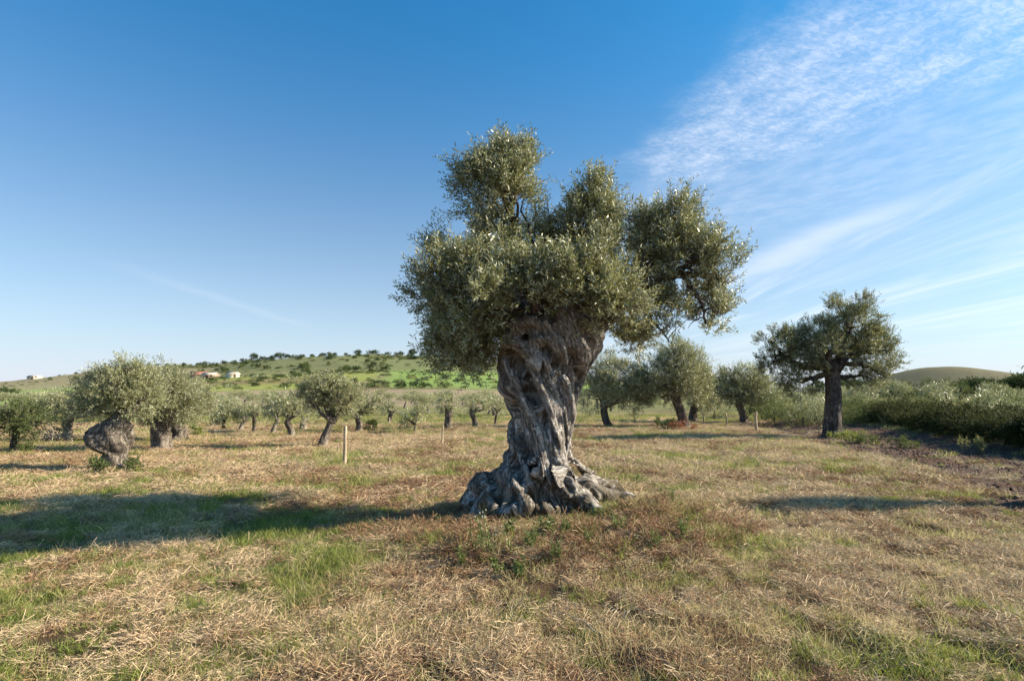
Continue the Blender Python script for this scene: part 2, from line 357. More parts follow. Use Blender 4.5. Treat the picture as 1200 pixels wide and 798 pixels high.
def ground_color(x, y):
    P = p2(x, y); n = fbm(P, 0.8, 41, 4, 0.6)[:, None]; n2 = fbm(P, 6, 43, 3)[:, None]
    soil = (1 - sst(9, 20, np.hypot(x, y)))[:, None] * 0.85  # bare soil near the camera, darkened to paint small shadows between the straw
    straw = np.array([0.42, 0.285, 0.16]) * (0.72 + 0.56 * n)
    brown = np.array([0.17, 0.09, 0.052]) * (0.75 + 0.5 * n)
    col = straw + (brown - straw) * sst(0.46, 0.66, fbm(P, 2.2, 45, 4))[:, None]
    col = col + (np.array([0.085, 0.052, 0.032]) - col) * soil
    grn = np.array([0.20, 0.185, 0.075]) * (0.75 + 0.5 * n)
    col = col + (grn - col) * (green_mask(x, y) * 0.85)[:, None]
    s_ = soil_mask(x, y)[:, None]
    col = col + (np.array([0.135, 0.088, 0.066]) * (0.7 + 0.6 * n) - col) * s_
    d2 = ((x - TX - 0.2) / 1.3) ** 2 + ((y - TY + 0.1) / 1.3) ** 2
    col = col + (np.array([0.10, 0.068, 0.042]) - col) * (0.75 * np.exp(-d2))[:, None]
    # beyond the hedge
    br = (sst(14.6, 16, x) * (1 - sst(100, 130, y)) * sst(5, 8, y))[:, None]
    col = col + (np.array([0.17, 0.18, 0.065]) * (0.7 + 0.6 * n2) - col) * br
    # the hillside fields
    yy = np.maximum(y, 1); px = 600 + FPX * x / yy; m = (fbm(P, 55, 51, 4) - 0.5) * 2
    def field(lo, hi, pa, pb, c, soft=8, k=0.9):
        nonlocal col
        q = sst(lo - soft, lo + soft, y + m * 22) * (1 - sst(hi - soft, hi + soft, y + m * 22)) * sst(pa - 12, pa + 12, px + m * 14) * (1 - sst(pb - 12, pb + 12, px + m * 14))
        cc = np.array(c) * (0.78 + 0.44 * fbm(P, 11, 57, 4)[:, None])
        col = col + (cc - col) * (q * k)[:, None]
    field(58, 6000, -3000, 3000, (0.20, 0.20, 0.085))
    field(82, 300, -2000, 175, (0.25, 0.31, 0.10), 15)
    field(210, 420, -2000, 260, (0.27, 0.23, 0.13), 30)
    field(78, 142, 215, 640, (0.33, 0.25, 0.165), 5)
    field(150, 265, 175, 440, (0.27, 0.29, 0.075), 10)
    field(180, 215, 230, 360, (0.20, 0.14, 0.08), 6, 0.7)
    field(142, 180, 400, 540, (0.17, 0.12, 0.075), 6)
    field(152, 350, 455, 720, (0.21, 0.30, 0.075), 12)
    field(300, 500, 250, 1300, (0.17, 0.18, 0.08), 20)
    field(900, 3500, -100, 1300, (0.17, 0.15, 0.085), 100)
    return np.clip(col, 0.01, 0.9)

def build_ground():
    rr = np.concatenate([[0.0], np.geomspace(0.8, 40, 330), np.geomspace(41, 3800, 150)])
    fr = np.radians(np.arange(-54, 54.01, 0.22)); bk = np.radians(np.arange(58, 303, 6.0))
    az = np.concatenate([fr, bk]); nA = len(az)
    A, Rr = np.meshgrid(az, rr[1:]); x = (Rr * np.sin(A)).ravel(); y = (Rr * np.cos(A)).ravel()
    x = np.concatenate([x, [0.0]]); y = np.concatenate([y, [0.0]])
    z = hgt(x, y); nR = len(rr) - 1
    i = np.arange(nR - 1)[:, None] * nA; j = np.arange(nA)[None]; j2 = (j + 1) % nA
    F4 = np.stack([i + j, i + nA + j, i + nA + j2, i + j2], -1).reshape(-1, 4)[:, ::-1]
    F3 = np.stack([np.arange(nA), (np.arange(nA) + 1) % nA, np.full(nA, nR * nA)], 1)[:, ::-1]
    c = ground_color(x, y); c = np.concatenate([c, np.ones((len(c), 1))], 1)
    m, t = new_mat('dry_field')
    ca = t.N('ShaderNodeAttribute', attribute_name='ground_col').outputs['Color']
    tcx = t.N('ShaderNodeTexCoord').outputs['Object']
    fine = t.noise(tcx, 9, 8, 0.72); fib = t.noise(t.N('ShaderNodeMapping', {'Vector': tcx, 'Scale': (1, 2.6, 1), 'Rotation': (0, 0, 0.5)}).outputs[0], 26, 5, 0.7, 1.5)
    fib2 = t.noise(t.N('ShaderNodeMapping', {'Vector': tcx, 'Scale': (2.6, 1, 1), 'Rotation': (0, 0, 0.3)}).outputs[0], 22, 5, 0.7, 1.5)
    mul = t.ramp(t.math('ADD', t.math('MULTIPLY', fine, 0.5), t.math('MULTIPLY', t.math('ADD', fib, fib2), 0.25)), [(0.30, (0.35, 0.32, 0.30)), (0.5, (0.95, 0.95, 0.95)), (0.7, (1.5, 1.5, 1.45))])
    col = t.mix(1.0, ca, mul, 'MULTIPLY')
    hb = t.math('ADD', fine, t.math('MULTIPLY', t.math('ADD', fib, fib2), 0.4))
    bp = t.N('ShaderNodeBump', {'Height': hb, 'Strength': 1.0, 'Distance': 0.07})
    b = t.N('ShaderNodeBsdfPrincipled', {'Base Color': col, 'Roughness': 0.95, 'Specular IOR Level': 0.1, 'Normal': bp.outputs[0]})
    t.l.new(b.outputs[0], t.N('ShaderNodeOutputMaterial').inputs[0])
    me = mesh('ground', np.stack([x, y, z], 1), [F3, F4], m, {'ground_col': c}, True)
    tag(obj('ground', me), kind='structure')
build_ground()

# ------------------------------------------------------------------ foliage
def norm(a): return a / (np.linalg.norm(a, axis=-1, keepdims=True) + 1e-9)
def rdir(n): return norm(rng.normal(size=(n, 3)))
def leaf_quads(P, D, L, Wd, tint):
    "leaf blades: base, two sides, tip - slightly folded along the rib"
    n = len(P); side = norm(np.cross(D, rdir(n))); nrm = np.cross(D, side)
    L = L[:, None]; Wd = Wd[:, None]
    V = np.stack([P, P + D * L * 0.45 + side * Wd * 0.5 + nrm * Wd * 0.12, P + D * L - nrm * L * 0.06, P + D * L * 0.45 - side * Wd * 0.5 + nrm * Wd * 0.12], 1).reshape(-1, 3)
    F = np.arange(4 * n).reshape(n, 4)
    return V, F, np.repeat(tint, 4)
def crown(blobs, dens, per, nleaf, ll, lw, tl=0.28, rc=0.30, up=0.35, hang=0.0, inner=0.35, shrink=0.38):
    """blobs: (centre, (rx,ry,rz), density factor). Returns leaf mesh data and twig ribbons"""
    PP, DD, TT = [], [], []; CC = []
    for c, r, k in blobs:
        c = np.array(c); r = np.array(r, float)
        nc = max(3, int(dens * k * (r[0] * r[1] + r[1] * r[2] + r[0] * r[2]) * 4.19))
        r = np.maximum(r * .4, r - shrink * (rc * .8 + tl * .8))
        u_ = rdir(nc); f = rng.random(nc) ** inner
        pc = c + u_ * r * f[:, None]
        rcl = rc * (0.6 + 0.8 * rng.random(nc)); CC.append(pc[f > 0.5])
        ct = rng.random(nc)
        m = np.repeat(np.arange(nc), per)
        off = rdir(nc * per) * (rng.random(nc * per) ** 0.5)[:, None]
        P = pc[m] + off * rcl[m][:, None]
        D = norm(u_[m] * 0.75 + off * 0.5 + np.array([0, 0, up]) + rdir(nc * per) * 0.5 - np.array([0, 0, hang]))
        PP.append(P); DD.append(D); TT.append(ct[m] * 0.5 + rng.random(nc * per) * 0.2)
    P = np.concatenate(PP); D = np.concatenate(DD); T = np.concatenate(TT); n = len(P)
    Lt = tl * (0.6 + 0.7 * rng.random(n))
    long_ = rng.random(n) < 0.09; Lt[long_] *= 1.55
    k = np.arange(nleaf); tt = (0.12 + 0.88 * (k + 0.5) / nleaf)[None]
    curve = np.cross(D, rdir(n)) * 0.12
    base = P[:, None] + D[:, None] * (Lt[:, None] * tt)[..., None] + curve[:, None] * (Lt[:, None] * tt ** 2)[..., None]
    pa = norm(np.cross(D, rdir(n))); pb = np.cross(D, pa)
    ang = (k * 1.2566 * 1.25)[None] + rng.random((n, 1)) * 6.28 + np.where(k % 2, math.pi, 0)[None]
    perp = pa[:, None] * np.cos(ang)[..., None] + pb[:, None] * np.sin(ang)[..., None]
    ld = norm(D[:, None] * 0.75 + perp * 0.8 + rng.normal(size=base.shape) * 0.15)
    base = base.reshape(-1, 3); ld = ld.reshape(-1, 3); N = len(base)
    V, F, A = leaf_quads(base, ld, ll * (0.65 + 0.6 * rng.random(N)), lw * (0.7 + 0.5 * rng.random(N)), np.clip(np.repeat(T, nleaf) + rng.random(N) * 0.3, 0, 1))
    # twig stems
    e = P + D * Lt[:, None]; s_ = norm(np.cross(D, rdir(n))) * 0.0022
    TV = np.stack([P - s_ * 1.6, P + s_ * 1.6, e + s_ * 0.4, e - s_ * 0.4], 1).reshape(-1, 3)
    TF = np.arange(4 * n).reshape(n, 4)
    return (V, F, A), (TV, TF), np.concatenate(CC)
def grid_trunk(P, rad, nth=28, nz=30, rough=0.16, twist=1.5, lob=5, seed=0, flat=None):
    "closed, fluted trunk following path P with radii rad"
    P = smooth_path(P, nz); n0 = len(rad); rr = np.interp(np.linspace(0, n0 - 1, nz), np.arange(n0), rad)
    t = np.linspace(0, 1, nz); th = np.linspace(0, 2 * math.pi, nth, endpoint=False)
    TH, Tt = np.meshgrid(th, t)
    ph = TH + twist * Tt
    Q = np.stack([np.cos(ph) * 1.0, np.sin(ph) * 1.0, Tt * 1.6], -1).reshape(-1, 3)
    f = 1 + rough * 1.6 * (fbm(Q, 0.9, seed, 4, 0.6).reshape(nz, nth) - 0.5) * 2 - rough * 0.9 * np.abs(np.sin(ph * lob / 2 + 2 * fbm(Q, 1.5, seed + 5, 2).reshape(nz, nth))) ** 0.6
    foot = 1 + 0.30 * np.exp(-Tt * 9) * (0.6 + 0.8 * np.cos(TH * lob + seed) ** 2)
    X = P[:, None, 0] + rr[:, None] * f * foot * np.cos(TH); Y = P[:, None, 1] + rr[:, None] * f * foot * np.sin(TH) * (flat or 1)
    Z = P[:, None, 2] + 0 * TH
    V = np.stack([X, Y, Z], -1).reshape(-1, 3)
    i = np.arange(nz - 1)[:, None] * nth; j = np.arange(nth)[None]; j2 = (j + 1) % nth
    F4 = np.stack([i + j, i + j2, i + nth + j2, i + nth + j], -1).reshape(-1, 4)
    V = np.concatenate([V, [P[-1] + [0, 0, rr[-1] * 0.2]]])
    j = np.arange(nth)
    F3 = np.stack([(nz - 1) * nth + j, (nz - 1) * nth + (j + 1) % nth, np.full(nth, nz * nth)], 1)
    return V, F3, F4
def limb_path(a, b, n=7, bend=0.16):
    a = np.array(a, float); b = np.array(b, float); L = np.linalg.norm(b - a)
    t = np.linspace(0, 1, n)[:, None]
    o = rng.normal(size=3) * bend * L; o[2] += 0.10 * L
    P = a + (b - a) * t + o * (np.sin(t * math.pi)) * 0.6
    P[1:-1] += rng.normal(size=(n - 2, 3)) * 0.02 * L
    return P

def olive_tree(name, root, blobs, trunk_pts, trunk_rad, leafm, barkm, dens, per, nleaf, ll, lw, tl=0.28, rc=0.3,
               limbs=None, sub=4, lr=0.09, leafless=0, **kw):
    """parts under root: trunk, one branch per crown lobe, foliage. All coordinates relative to root."""
    org = np.array(root.location)
    tw = {k: kw.pop(k) for k in ('rough', 'twist', 'lob', 'nth', 'nz', 'seed', 'flat') if k in kw}
    V, F3, F4 = grid_trunk(np.array(trunk_pts) - org, trunk_rad, **tw)
    part('trunk', mesh('trunk', V, [F3, F4], barkm, None, True), root)
    top = np.array(trunk_pts[-1]) - org
    rel = [(np.array(c) - org, r, k) for c, r, k in blobs]
    (LV, LF, LA), (TV, TF), cc = crown(rel, dens, per, nleaf, ll, lw, tl, rc, **kw)
    for bi, (c, r, k) in enumerate(rel):
        mb = MB()
        st = top - np.array([0, 0, trunk_rad[-1] * 0.9]) + rng.normal(size=3) * trunk_rad[-1] * 0.3
        P = limb_path(st, c, 8) if not limbs or not limbs.get(bi) else smooth_path([np.array(p) - org for p in limbs[bi]], 12)
        mb.tube(P, np.linspace(lr, lr * 0.35, len(P)), 7, 0.12)
        for q in range(sub):
            s0 = P[int(len(P) * (0.45 + 0.5 * rng.random()))]
            e = c + rdir(1)[0] * np.array(r) * 0.8
            Q = limb_path(s0, e, 5, 0.12); mb.tube(Q, np.linspace(lr * 0.38, 0.006, 5), 5, 0.1)
        part('branch', mb.build('branch', barkm, True), root)
    part('foliage', mesh('foliage', LV, LF, leafm, {'tint': LA}), root)
    if tl > 0.2 and sub > 2: part('twig', mesh('twig', TV, TF, M['twig']), root)['kind'] = 'stuff'
    return root

def B(px, py, rx, rz, Y, k=1.0, dep=1.0):
    s_ = Y / FPX
    return (at(px, py, Y), (rx * s_, min(rx, rz) * s_ * dep * 1.05, rz * s_), k)

# ------------------------------------------------------------------ the great twisted olive
MAIN_Z = H1(TX, TY) - 0.08
main = thing('ancient_olive_tree', (TX, TY, MAIN_Z), 'huge ancient olive tree with a fat twisted grey trunk in the centre foreground', 'olive tree')
MO = np.array([TX, TY, MAIN_Z])

def build_main_trunk():
    ys = np.array([640, 618, 603, 590, 576, 562, 550, 537, 511, 478, 446, 413, 385, 362, 345], float)
    cxp = np.array([640, 640, 636, 632, 630, 628, 627, 631, 634, 635, 633, 643, 647, 650, 652], float)
    hwp = np.array([92, 88, 80, 71, 61, 51, 44, 37, 36, 39, 50, 57, 60, 57, 44], float)
    zs = np.array([at(600, y, TY)[2] for y in ys]); o = np.argsort(zs)
    Zt = zs[o]; CXt = np.array([at(c, y, TY)[0] for c, y in zip(cxp, ys)])[o]; RWt = (hwp * TY / FPX)[o]
    def cr(z): return np.interp(z, Zt, CXt), np.interp(z, Zt, RWt)
    mb = MB()
    # solid core
    zc_ = np.linspace(-0.25, Zt[-1] - 0.12, 22); c, r = cr(zc_)
    rc_ = r * np.interp(zc_, [-.3, 0.1, 0.6, 0.9, 2.5, 3], [0.60, 0.62, 0.64, 0.66, 0.68, 0.6])
    mb.tube(np.stack([c, np.full_like(c, TY), zc_], 1), rc_, 24)
    # generic twisting strands all round (front ones follow the photograph below)
    nst = 8
    for i in range(nst):
        front = math.cos(2 * math.pi * (i + 0.3) / nst) > 0.35
        ph0 = -math.pi / 2 + 2 * math.pi * (i + 0.3) / nst + rng.normal() * 0.1
        zz = np.linspace(-0.2, Zt[-1] - 0.05, 26); c, r = cr(zz)
        if front: r = r * 0.72
        tw = np.interp(zz, [-.2, 0.5, 1.6, 2.6, 3.2], [0.35, 0.2, -0.7, -1.6, -2.5])
        ph = ph0 + tw + 0.12 * np.sin(zz * 3 + i)
        rs = r * (0.24 + 0.06 * math.sin(i * 2.3)) * (1 + 0.18 * np.sin(zz * 4.1 + i * 1.7)) * np.interp(zz, [-.2, .4, 1], [0.75, 0.85, 1])
        rad = r * np.interp(zz, [-.2, 0.3, 0.8, 3], [0.80, 0.80, 0.78, 0.76]) - rs * 0.10
        dpt = np.interp(zz, [0, 0.8, 3], [0.85, 1, 1])
        mb.tube(np.stack([c + rad * np.cos(ph), TY + rad * np.sin(ph) * dpt, zz], 1), rs, 10)
    def surf(px, py, push=1.0):
        # a point on the front surface of the trunk seen at (px, py)
        Y = TY - 0.45
        for _ in range(6):
            p = at(px, py, Y); c, r = cr(p[2]); q = np.clip((p[0] - c) / r, -1, 1)
            Y = TY - r * math.sqrt(max(0.0, 1 - q * q)) * 0.86 * push
        return at(px, py, Y)
    def gp(px, py, z=0.08):
        for _ in range(5): g_ = gnd(px, py, z); z = H1(g_[0], g_[1])
        return g_
    ridges = [
        ([(608, 412), (622, 438), (636, 465), (646, 500), (652, 532), (655, 554), (668, 574), (690, 592), (714, 611), (736, 632)], [.07, .09, .11, .115, .11, .11, .12, .12, .10, .06], 3),
        ([(598, 440), (608, 462), (622, 485), (634, 512), (640, 540), (641, 565), (646, 590), (652, 612)], [.05, .07, .08, .075, .075, .08, .09, .05], 2),
        ([(590, 462), (596, 490), (601, 520), (611, 544), (618, 564), (622, 590), (618, 612)], [.07, .09, .09, .08, .08, .10, .06], 2),
        ([(600, 440), (594, 480), (588, 518), (580, 543), (566, 560), (556, 580), (552, 604)], [.04, .08, .11, .12, .13, .14, .11], 2),
        ([(600, 530), (596, 550), (588, 566), (578, 586), (572, 606)], [.06, .08, .10, .13, .11], 2),
        ([(612, 552), (606, 568), (600, 582), (596, 600), (592, 616)], [.05, .08, .11, .11, .07], 2),
        ([(668, 470), (673, 512), (678, 540), (692, 556), (712, 574), (732, 590), (752, 612), (764, 632)], [.06, .075, .09, .11, .13, .13, .11, .06], 3),
        ([(686, 546), (704, 560), (722, 570), (742, 588)], [.05, .08, .09, .05], 2),
        ([(650, 374), (670, 396), (686, 414), (694, 432), (688, 456), (683, 482), (680, 512), (682, 534), (692, 556), (708, 576), (722, 594)], [.09, .10, .085, .08, .07, .065, .06, .06, .07, .07, .05], 3),
        ([(690, 392), (699, 408), (700, 426), (694, 444)], [.09, .075, .06, .03], 0),
        ([(584, 416), (596, 400), (612, 408), (630, 416), (646, 430), (658, 436)], [.05, .10, .10, .10, .08, .04], 0),
        ([(600, 384), (622, 382), (640, 394), (656, 408), (668, 424)], [.10, .12, .12, .09, .05], 0),
        ([(590, 420), (600, 440), (614, 470), (622, 500), (628, 530), (631, 556), (634, 580), (630, 606)], [.05, .06, .065, .06, .06, .06, .08, .06], 2),
        ([(640, 430), (652, 452), (660, 480), (664, 510), (664, 536), (672, 556), (690, 574), (708, 590)], [.05, .06, .06, .055, .05, .05, .06, .05], 2),
        ([(630, 380), (650, 388), (668, 402), (682, 420), (686, 440)], [.08, .09, .08, .07, .04], 0),
        ([(656, 444), (664, 462), (670, 486), (673, 505)], [.05, .06, .06, .04], 0),
        ([(634, 424), (646, 446), (654, 470), (660, 500), (664, 530)], [.045, .06, .065, .05, .02], 0),
        ([(586, 410), (583, 434), (589, 455), (592, 476)], [.10, .10, .08, .06], 0),
        ([(600, 384), (589, 398), (583, 418)], [.12, .13, .10], 0),
    ]
    for pts, rr, ng in ridges:
        P = []
        for k, (px, py) in enumerate(pts):
            s_ = surf(px, py, 1.0)
            left = len(pts) - k
            if ng and left <= ng:                     # the root runs out over the mound towards the viewer
                g = gp(px, py) - np.array([0, 0, .02 + .03 * (left == 1)]); f = (ng - left + 1) / ng * 0.8
                s_ = s_ * (1 - f) + g * f
            P.append(s_)
        P = np.array(P); kr = np.interp(np.linspace(0, len(rr) - 1, len(P)), np.arange(len(rr)), rr)
        for k in range(len(P) - ng):
            c, r = cr(P[k][2]); dx = P[k][0] - c; lim = max(.05, r * 1.02 - kr[k] * .9)
            P[k][0] = c + np.clip(dx, -lim, lim)
        P = smooth_path(P, len(pts) * 4)
        rr = np.interp(np.linspace(0, len(rr) - 1, len(P)), np.arange(len(rr)), rr)
        P[:, 1] += rr * 0.15
        rr = rr * (1 + 0.12 * np.sin(np.arange(len(P)) * 1.3 + px))
        mb.tube(P, rr * 1.12, 10)
    # knobs and burls
    for px, py, rk, pu in ((697, 393, .12, 1.0), (686, 376, .15, .9), (604, 570, .15, 1.1), (566, 566, .21, 1.0), (576, 586, .22, 1.05), (588, 600, .17, 1.2), (556, 588, .20, .95), (564, 602, .18, 1.1), (610, 592, .16, 1.2), (640, 596, .13, 1.12), (688, 588, .14, 1.1), (700, 604, .14, 1.2), (626, 398, .12, 1), (586, 382, .16, .9), (664, 372, .14, .9), (662, 618, .10, 1.15)):
        p = surf(px, py, pu); mb.tube(np.array([p + [0, .06, -rk * .8], p + [0, .02, -rk * .3], p, p + [0, .04, rk * .7]]), [rk * .5, rk, rk, rk * .5], 10)
    # thick limb bases leaving the top
    for a, b_, r0, r1 in (((610, 392), (545, 372), .20, .12), ((612, 384), (588, 345), .19, .12), ((645, 376), (618, 318), .20, .11),
                          ((655, 372), (668, 318), .21, .13), ((676, 380), (722, 342), .20, .12), ((694, 392), (742, 352), .13, .08)):
        P = smooth_path([at(*a, TY), (at(*a, TY) + at(*b_, TY)) / 2 + [0, -.05, .02], at(*b_, TY - 0.1)], 8)
        mb.tube(P, np.linspace(r0, r1, 8), 12)
    for a, by, r0 in (((640, 378), 1.0, .2), ((660, 378), .9, .2), ((620, 385), .8, .2)):
        p = at(*a, TY + 0.3); mb.tube(smooth_path([p, p + [rng.normal() * .1, .3, .25], p + [rng.normal() * .2, by * .8, .6]], 8), np.linspace(r0, .1, 8), 12)
    base = mb.build('strands', None)
    tmp = bpy.data.objects.new('strands', base); COL.objects.link(tmp)
    rm = tmp.modifiers.new('r', 'REMESH'); rm.mode = 'VOXEL'; rm.voxel_size = 0.0185; rm.use_smooth_shade = True
    sm_ = tmp.modifiers.new('s', 'SMOOTH'); sm_.iterations = 7; sm_.factor = 0.5
    ev = tmp.evaluated_get(bpy.context.evaluated_depsgraph_get()); me = ev.to_mesh()
    n = len(me.vertices); V = np.empty(n * 3, np.float32); me.vertices.foreach_get('co', V); V = V.reshape(-1, 3).astype(float)
    Nn = np.empty(n * 3, np.float32); me.vertices.foreach_get('normal', Nn); Nn = Nn.reshape(-1, 3).astype(float)
    npoly = len(me.polygons); L = np.empty(len(me.loops), np.int32); me.loops.foreach_get('vertex_index', L)
    tot = np.empty(npoly, np.int32); me.polygons.foreach_get('loop_total', tot)
    st = np.concatenate([[0], np.cumsum(tot)[:-1]])
    q = tot == 4; F4 = L[(st[q][:, None] + np.arange(4)[None])]; q3 = tot == 3; F3 = L[(st[q3][:, None] + np.arange(3)[None])]
    ev.to_mesh_clear(); bpy.data.objects.remove(tmp)
    # grain that follows the twist
    c, r = cr(V[:, 2]); th = np.arctan2(V[:, 1] - TY, V[:, 0] - c)
    tw = np.interp(V[:, 2], [-.2, 0.5, 1.6, 2.6, 3.2], [0.35, 0.2, -0.7, -1.7, -2.7]); a = th - tw
    flow = np.stack([np.cos(a) * 0.9, np.sin(a) * 0.9, V[:, 2] * 0.26], 1)
    g1 = fbm(flow * np.array([1, 1, .7]), 0.19, 5, 4, 0.55); g2 = fbm(V, 0.22, 9, 3); g3 = fbm(flow, 0.055, 6, 3, 0.6)
    rid = 1 - np.abs(g1 - 0.5) * 4
    disp = 0.045 * (g1 - 0.5) * 2 - 0.085 * np.clip(rid - 0.55, 0, 1) + 0.028 * (g2 - 0.5) * 2 + 0.016 * (g3 - 0.5) * 2
    # hollows
    for px, py, rw, rh, dp in ((586 + 26, 432, .055, .16, .20), (622, 462, .045, .09, .16), (633, 486, .055, .17, .13), (604, 545, .06, .2, .12), (631, 556, .06, .2, .12), (662, 560, .05, .13, .22),
                               (676, 548, .05, .12, .18), (630, 388, .16, .05, .14), (655, 430, .05, .05, .14), (607, 585, .05, .1, .10), (582, 577, .035, .16, .10), (648, 512, .03, .16, .07), (600, 500, .035, .18, .09), (676, 430, .03, .2, .06)):
        p = surf(px, py); d = V - p
        tilt = d[:, 0] + 0.48 * d[:, 2]
        gq = np.exp(-(tilt / rw) ** 2 - (d[:, 2] / rh) ** 2 - (d[:, 1] / 0.45) ** 2)
        disp = disp - dp * 1.6 * gq
    V2 = V + Nn * disp[:, None]
    V2 -= MO
    return mesh('trunk', V2, [x for x in (F3, F4) if len(x)], M['bark_main'], {'flow': flow}, True)
part('trunk', build_main_trunk(), main)

def main_crown():
    Y = TY
    bl = [B(588, 222, 50, 50, Y - .2, 1.15, 1.0), B(582, 275, 38, 30, Y - .3, .8, 1.0), B(608, 190, 30, 34, Y - .1, .9),
          B(646, 276, 30, 34, Y + .2, .8), B(692, 256, 38, 52, Y, 1.1, 1.0), B(668, 305, 34, 34, Y + .4, .8, 1.0),
          B(520, 328, 44, 44, Y - .4, 1.0, 1.3), B(560, 350, 50, 48, Y - .9, .9, 1.2), B(546, 404, 42, 38, Y - .2, 1.1, 1.5), B(535, 368, 46, 38, Y + .6, .9, 1.2),
          B(618, 335, 46, 48, Y - .75, .9, .9), B(690, 325, 52, 48, Y - .75, 1.05, .9), B(725, 355, 42, 34, Y - .6, .85, .9),
          B(778, 272, 42, 46, Y + .1, 1.1, 1.1), B(808, 300, 42, 38, Y - .1, 1.05, 1.1), B(840, 328, 28, 46, Y, .8, 1.1),
          B(798, 362, 44, 34, Y + .2, .55, 1.0), B(745, 396, 40, 38, Y + .5, .55, .9), B(825, 375, 30, 28, Y, .45, 1.1),
          B(530, 425, 30, 26, Y - .2, .9), B(565, 425, 26, 24, Y + .5, .8), B(660, 340, 60, 44, Y + 1.3, .7, .9), B(590, 320, 60, 50, Y + 1.5, .6, .9), B(735, 320, 60, 46, Y + 1.3, .6, .9)]
    rel = [(np.array(c) - MO, r, k) for c, r, k in bl]
    (LV, LF, LA), (TV, TF), cc = crown(rel, 7.5, 27, 16, 0.064, 0.0155, 0.27, 0.15, up=0.8, inner=0.5, shrink=0.28)
    J = lambda px, py, dy=0: at(px, py, Y + dy) - MO
    paths = [([J(645, 376), J(632, 335, -.1), J(618, 300, -.15), J(600, 262, -.2), J(590, 215, -.2)], .10),
             ([J(588, 350), J(575, 310, -.2), J(570, 270, -.3)], .09), ([J(600, 240, -.2), J(612, 205, -.1), J(614, 175, -.1)], .04),
             ([J(668, 325), J(680, 290, .2), J(692, 255, .3)], .10), ([J(660, 340, .2), J(655, 300, .4), J(648, 275, .5)], .08),
             ([J(548, 374), J(535, 350), J(522, 322, -.1)], .09), ([J(600, 380), J(585, 365, -.3), J(558, 348, -.5)], .09),
             ([J(580, 385), J(562, 392, .1), J(545, 402, .2)], .08), ([J(590, 378, .2), J(560, 372, .5), J(535, 366, .7)], .08),
             ([J(640, 380), J(628, 362, -.5), J(618, 335, -.75)], .09), ([J(670, 378), J(684, 352, -.5), J(692, 322, -.75)], .10),
             ([J(690, 384), J(712, 372, -.4), J(728, 352, -.6)], .07), ([J(718, 346), J(748, 326), J(766, 300, .1), J(780, 268, .1)], .10),
             ([J(718, 346), J(760, 331), J(790, 322), J(818, 304, -.1)], .095), ([J(790, 322), J(822, 322), J(850, 330)], .05),
             ([J(738, 352), J(762, 372, .1), J(778, 392, .1), J(786, 402, .1)], .022), ([J(735, 352, .1), J(742, 375, .3), J(744, 398, .4)], .022),
             ([J(800, 322), J(818, 350), J(828, 380)], .04), ([J(560, 395), J(540, 412, -.1), J(528, 428, -.2)], .04), ([J(575, 392, .2), J(570, 410, .4), J(565, 425, .5)], .04), ([J(655, 375, .5), J(660, 350, 1.0), J(660, 335, 1.4)], .09),
             ([J(620, 380, .5), J(600, 345, 1.1), J(590, 318, 1.5)], .09), ([J(690, 378, .5), J(715, 350, 1.0), J(735, 318, 1.3)], .09)]
    for bi, (P0, r0) in enumerate(paths):
        mb = MB(); P = smooth_path(P0, 14); P[2:] += rng.normal(size=(12, 3)) * 0.012
        mb.tube(P, np.linspace(r0, r0 * 0.3, 14), 9, 0.10)
        c, r, k = min(rel, key=lambda b: np.linalg.norm(b[0] - P[-1]))
        for q in range(9 if r0 > .035 else 6):
            s0 = P[int(14 * (0.35 + 0.6 * rng.random()))]; e = c + rdir(1)[0] * np.array(r) * (0.72 if r0 > .035 else .5)
            Q = limb_path(s0, e, 6, 0.12); mb.tube(Q, np.linspace(max(.011, r0 * 0.28) if r0 > .035 else .006, 0.003, 6), 5, 0.1)
        part('branch', mb.build('branch', M['bark_dark'], True), main)
    part('foliage', mesh('foliage', LV, LF, M['olive'], {'tint': LA}), main)
    part('twig', mesh('twig', TV, TF, M['twig']), main)['kind'] = 'stuff'
    print('main leaves', len(LF))
main_crown()

# ------------------------------------------------------------------ other olives one can tell apart
def pt(px, py, Y): return at(px, py, Y)
def mid_tree(px, py, label, blobs, trunk, trad, leafm='olive', barkm='bark', dens=9, per=11, nleaf=11, ll=0.075, lw=0.018, group=None, cat='olive tree', name='olive_tree', **kw):
    g = gnd(px, py); Y = g[1]; z = H1(g[0], Y) - 0.05
    r = thing(name, (g[0], Y, z), label, cat, group)
    s_ = Y / FPX
    bl = [B(b[0], b[1], b[2], b[3], Y + (b[5] if len(b) > 5 else 0) * s_, b[4] if len(b) > 4 else 1.0) for b in blobs]
    tp = [at(a, b, Y) for a, b in trunk]; tp[0][2] = z
    olive_tree(name, r, bl, tp, [t * s_ for t in trad], M[leafm], M[barkm], dens, per, nleaf, ll, lw, **kw)
    return r
GR = 'olive trees of the grove'
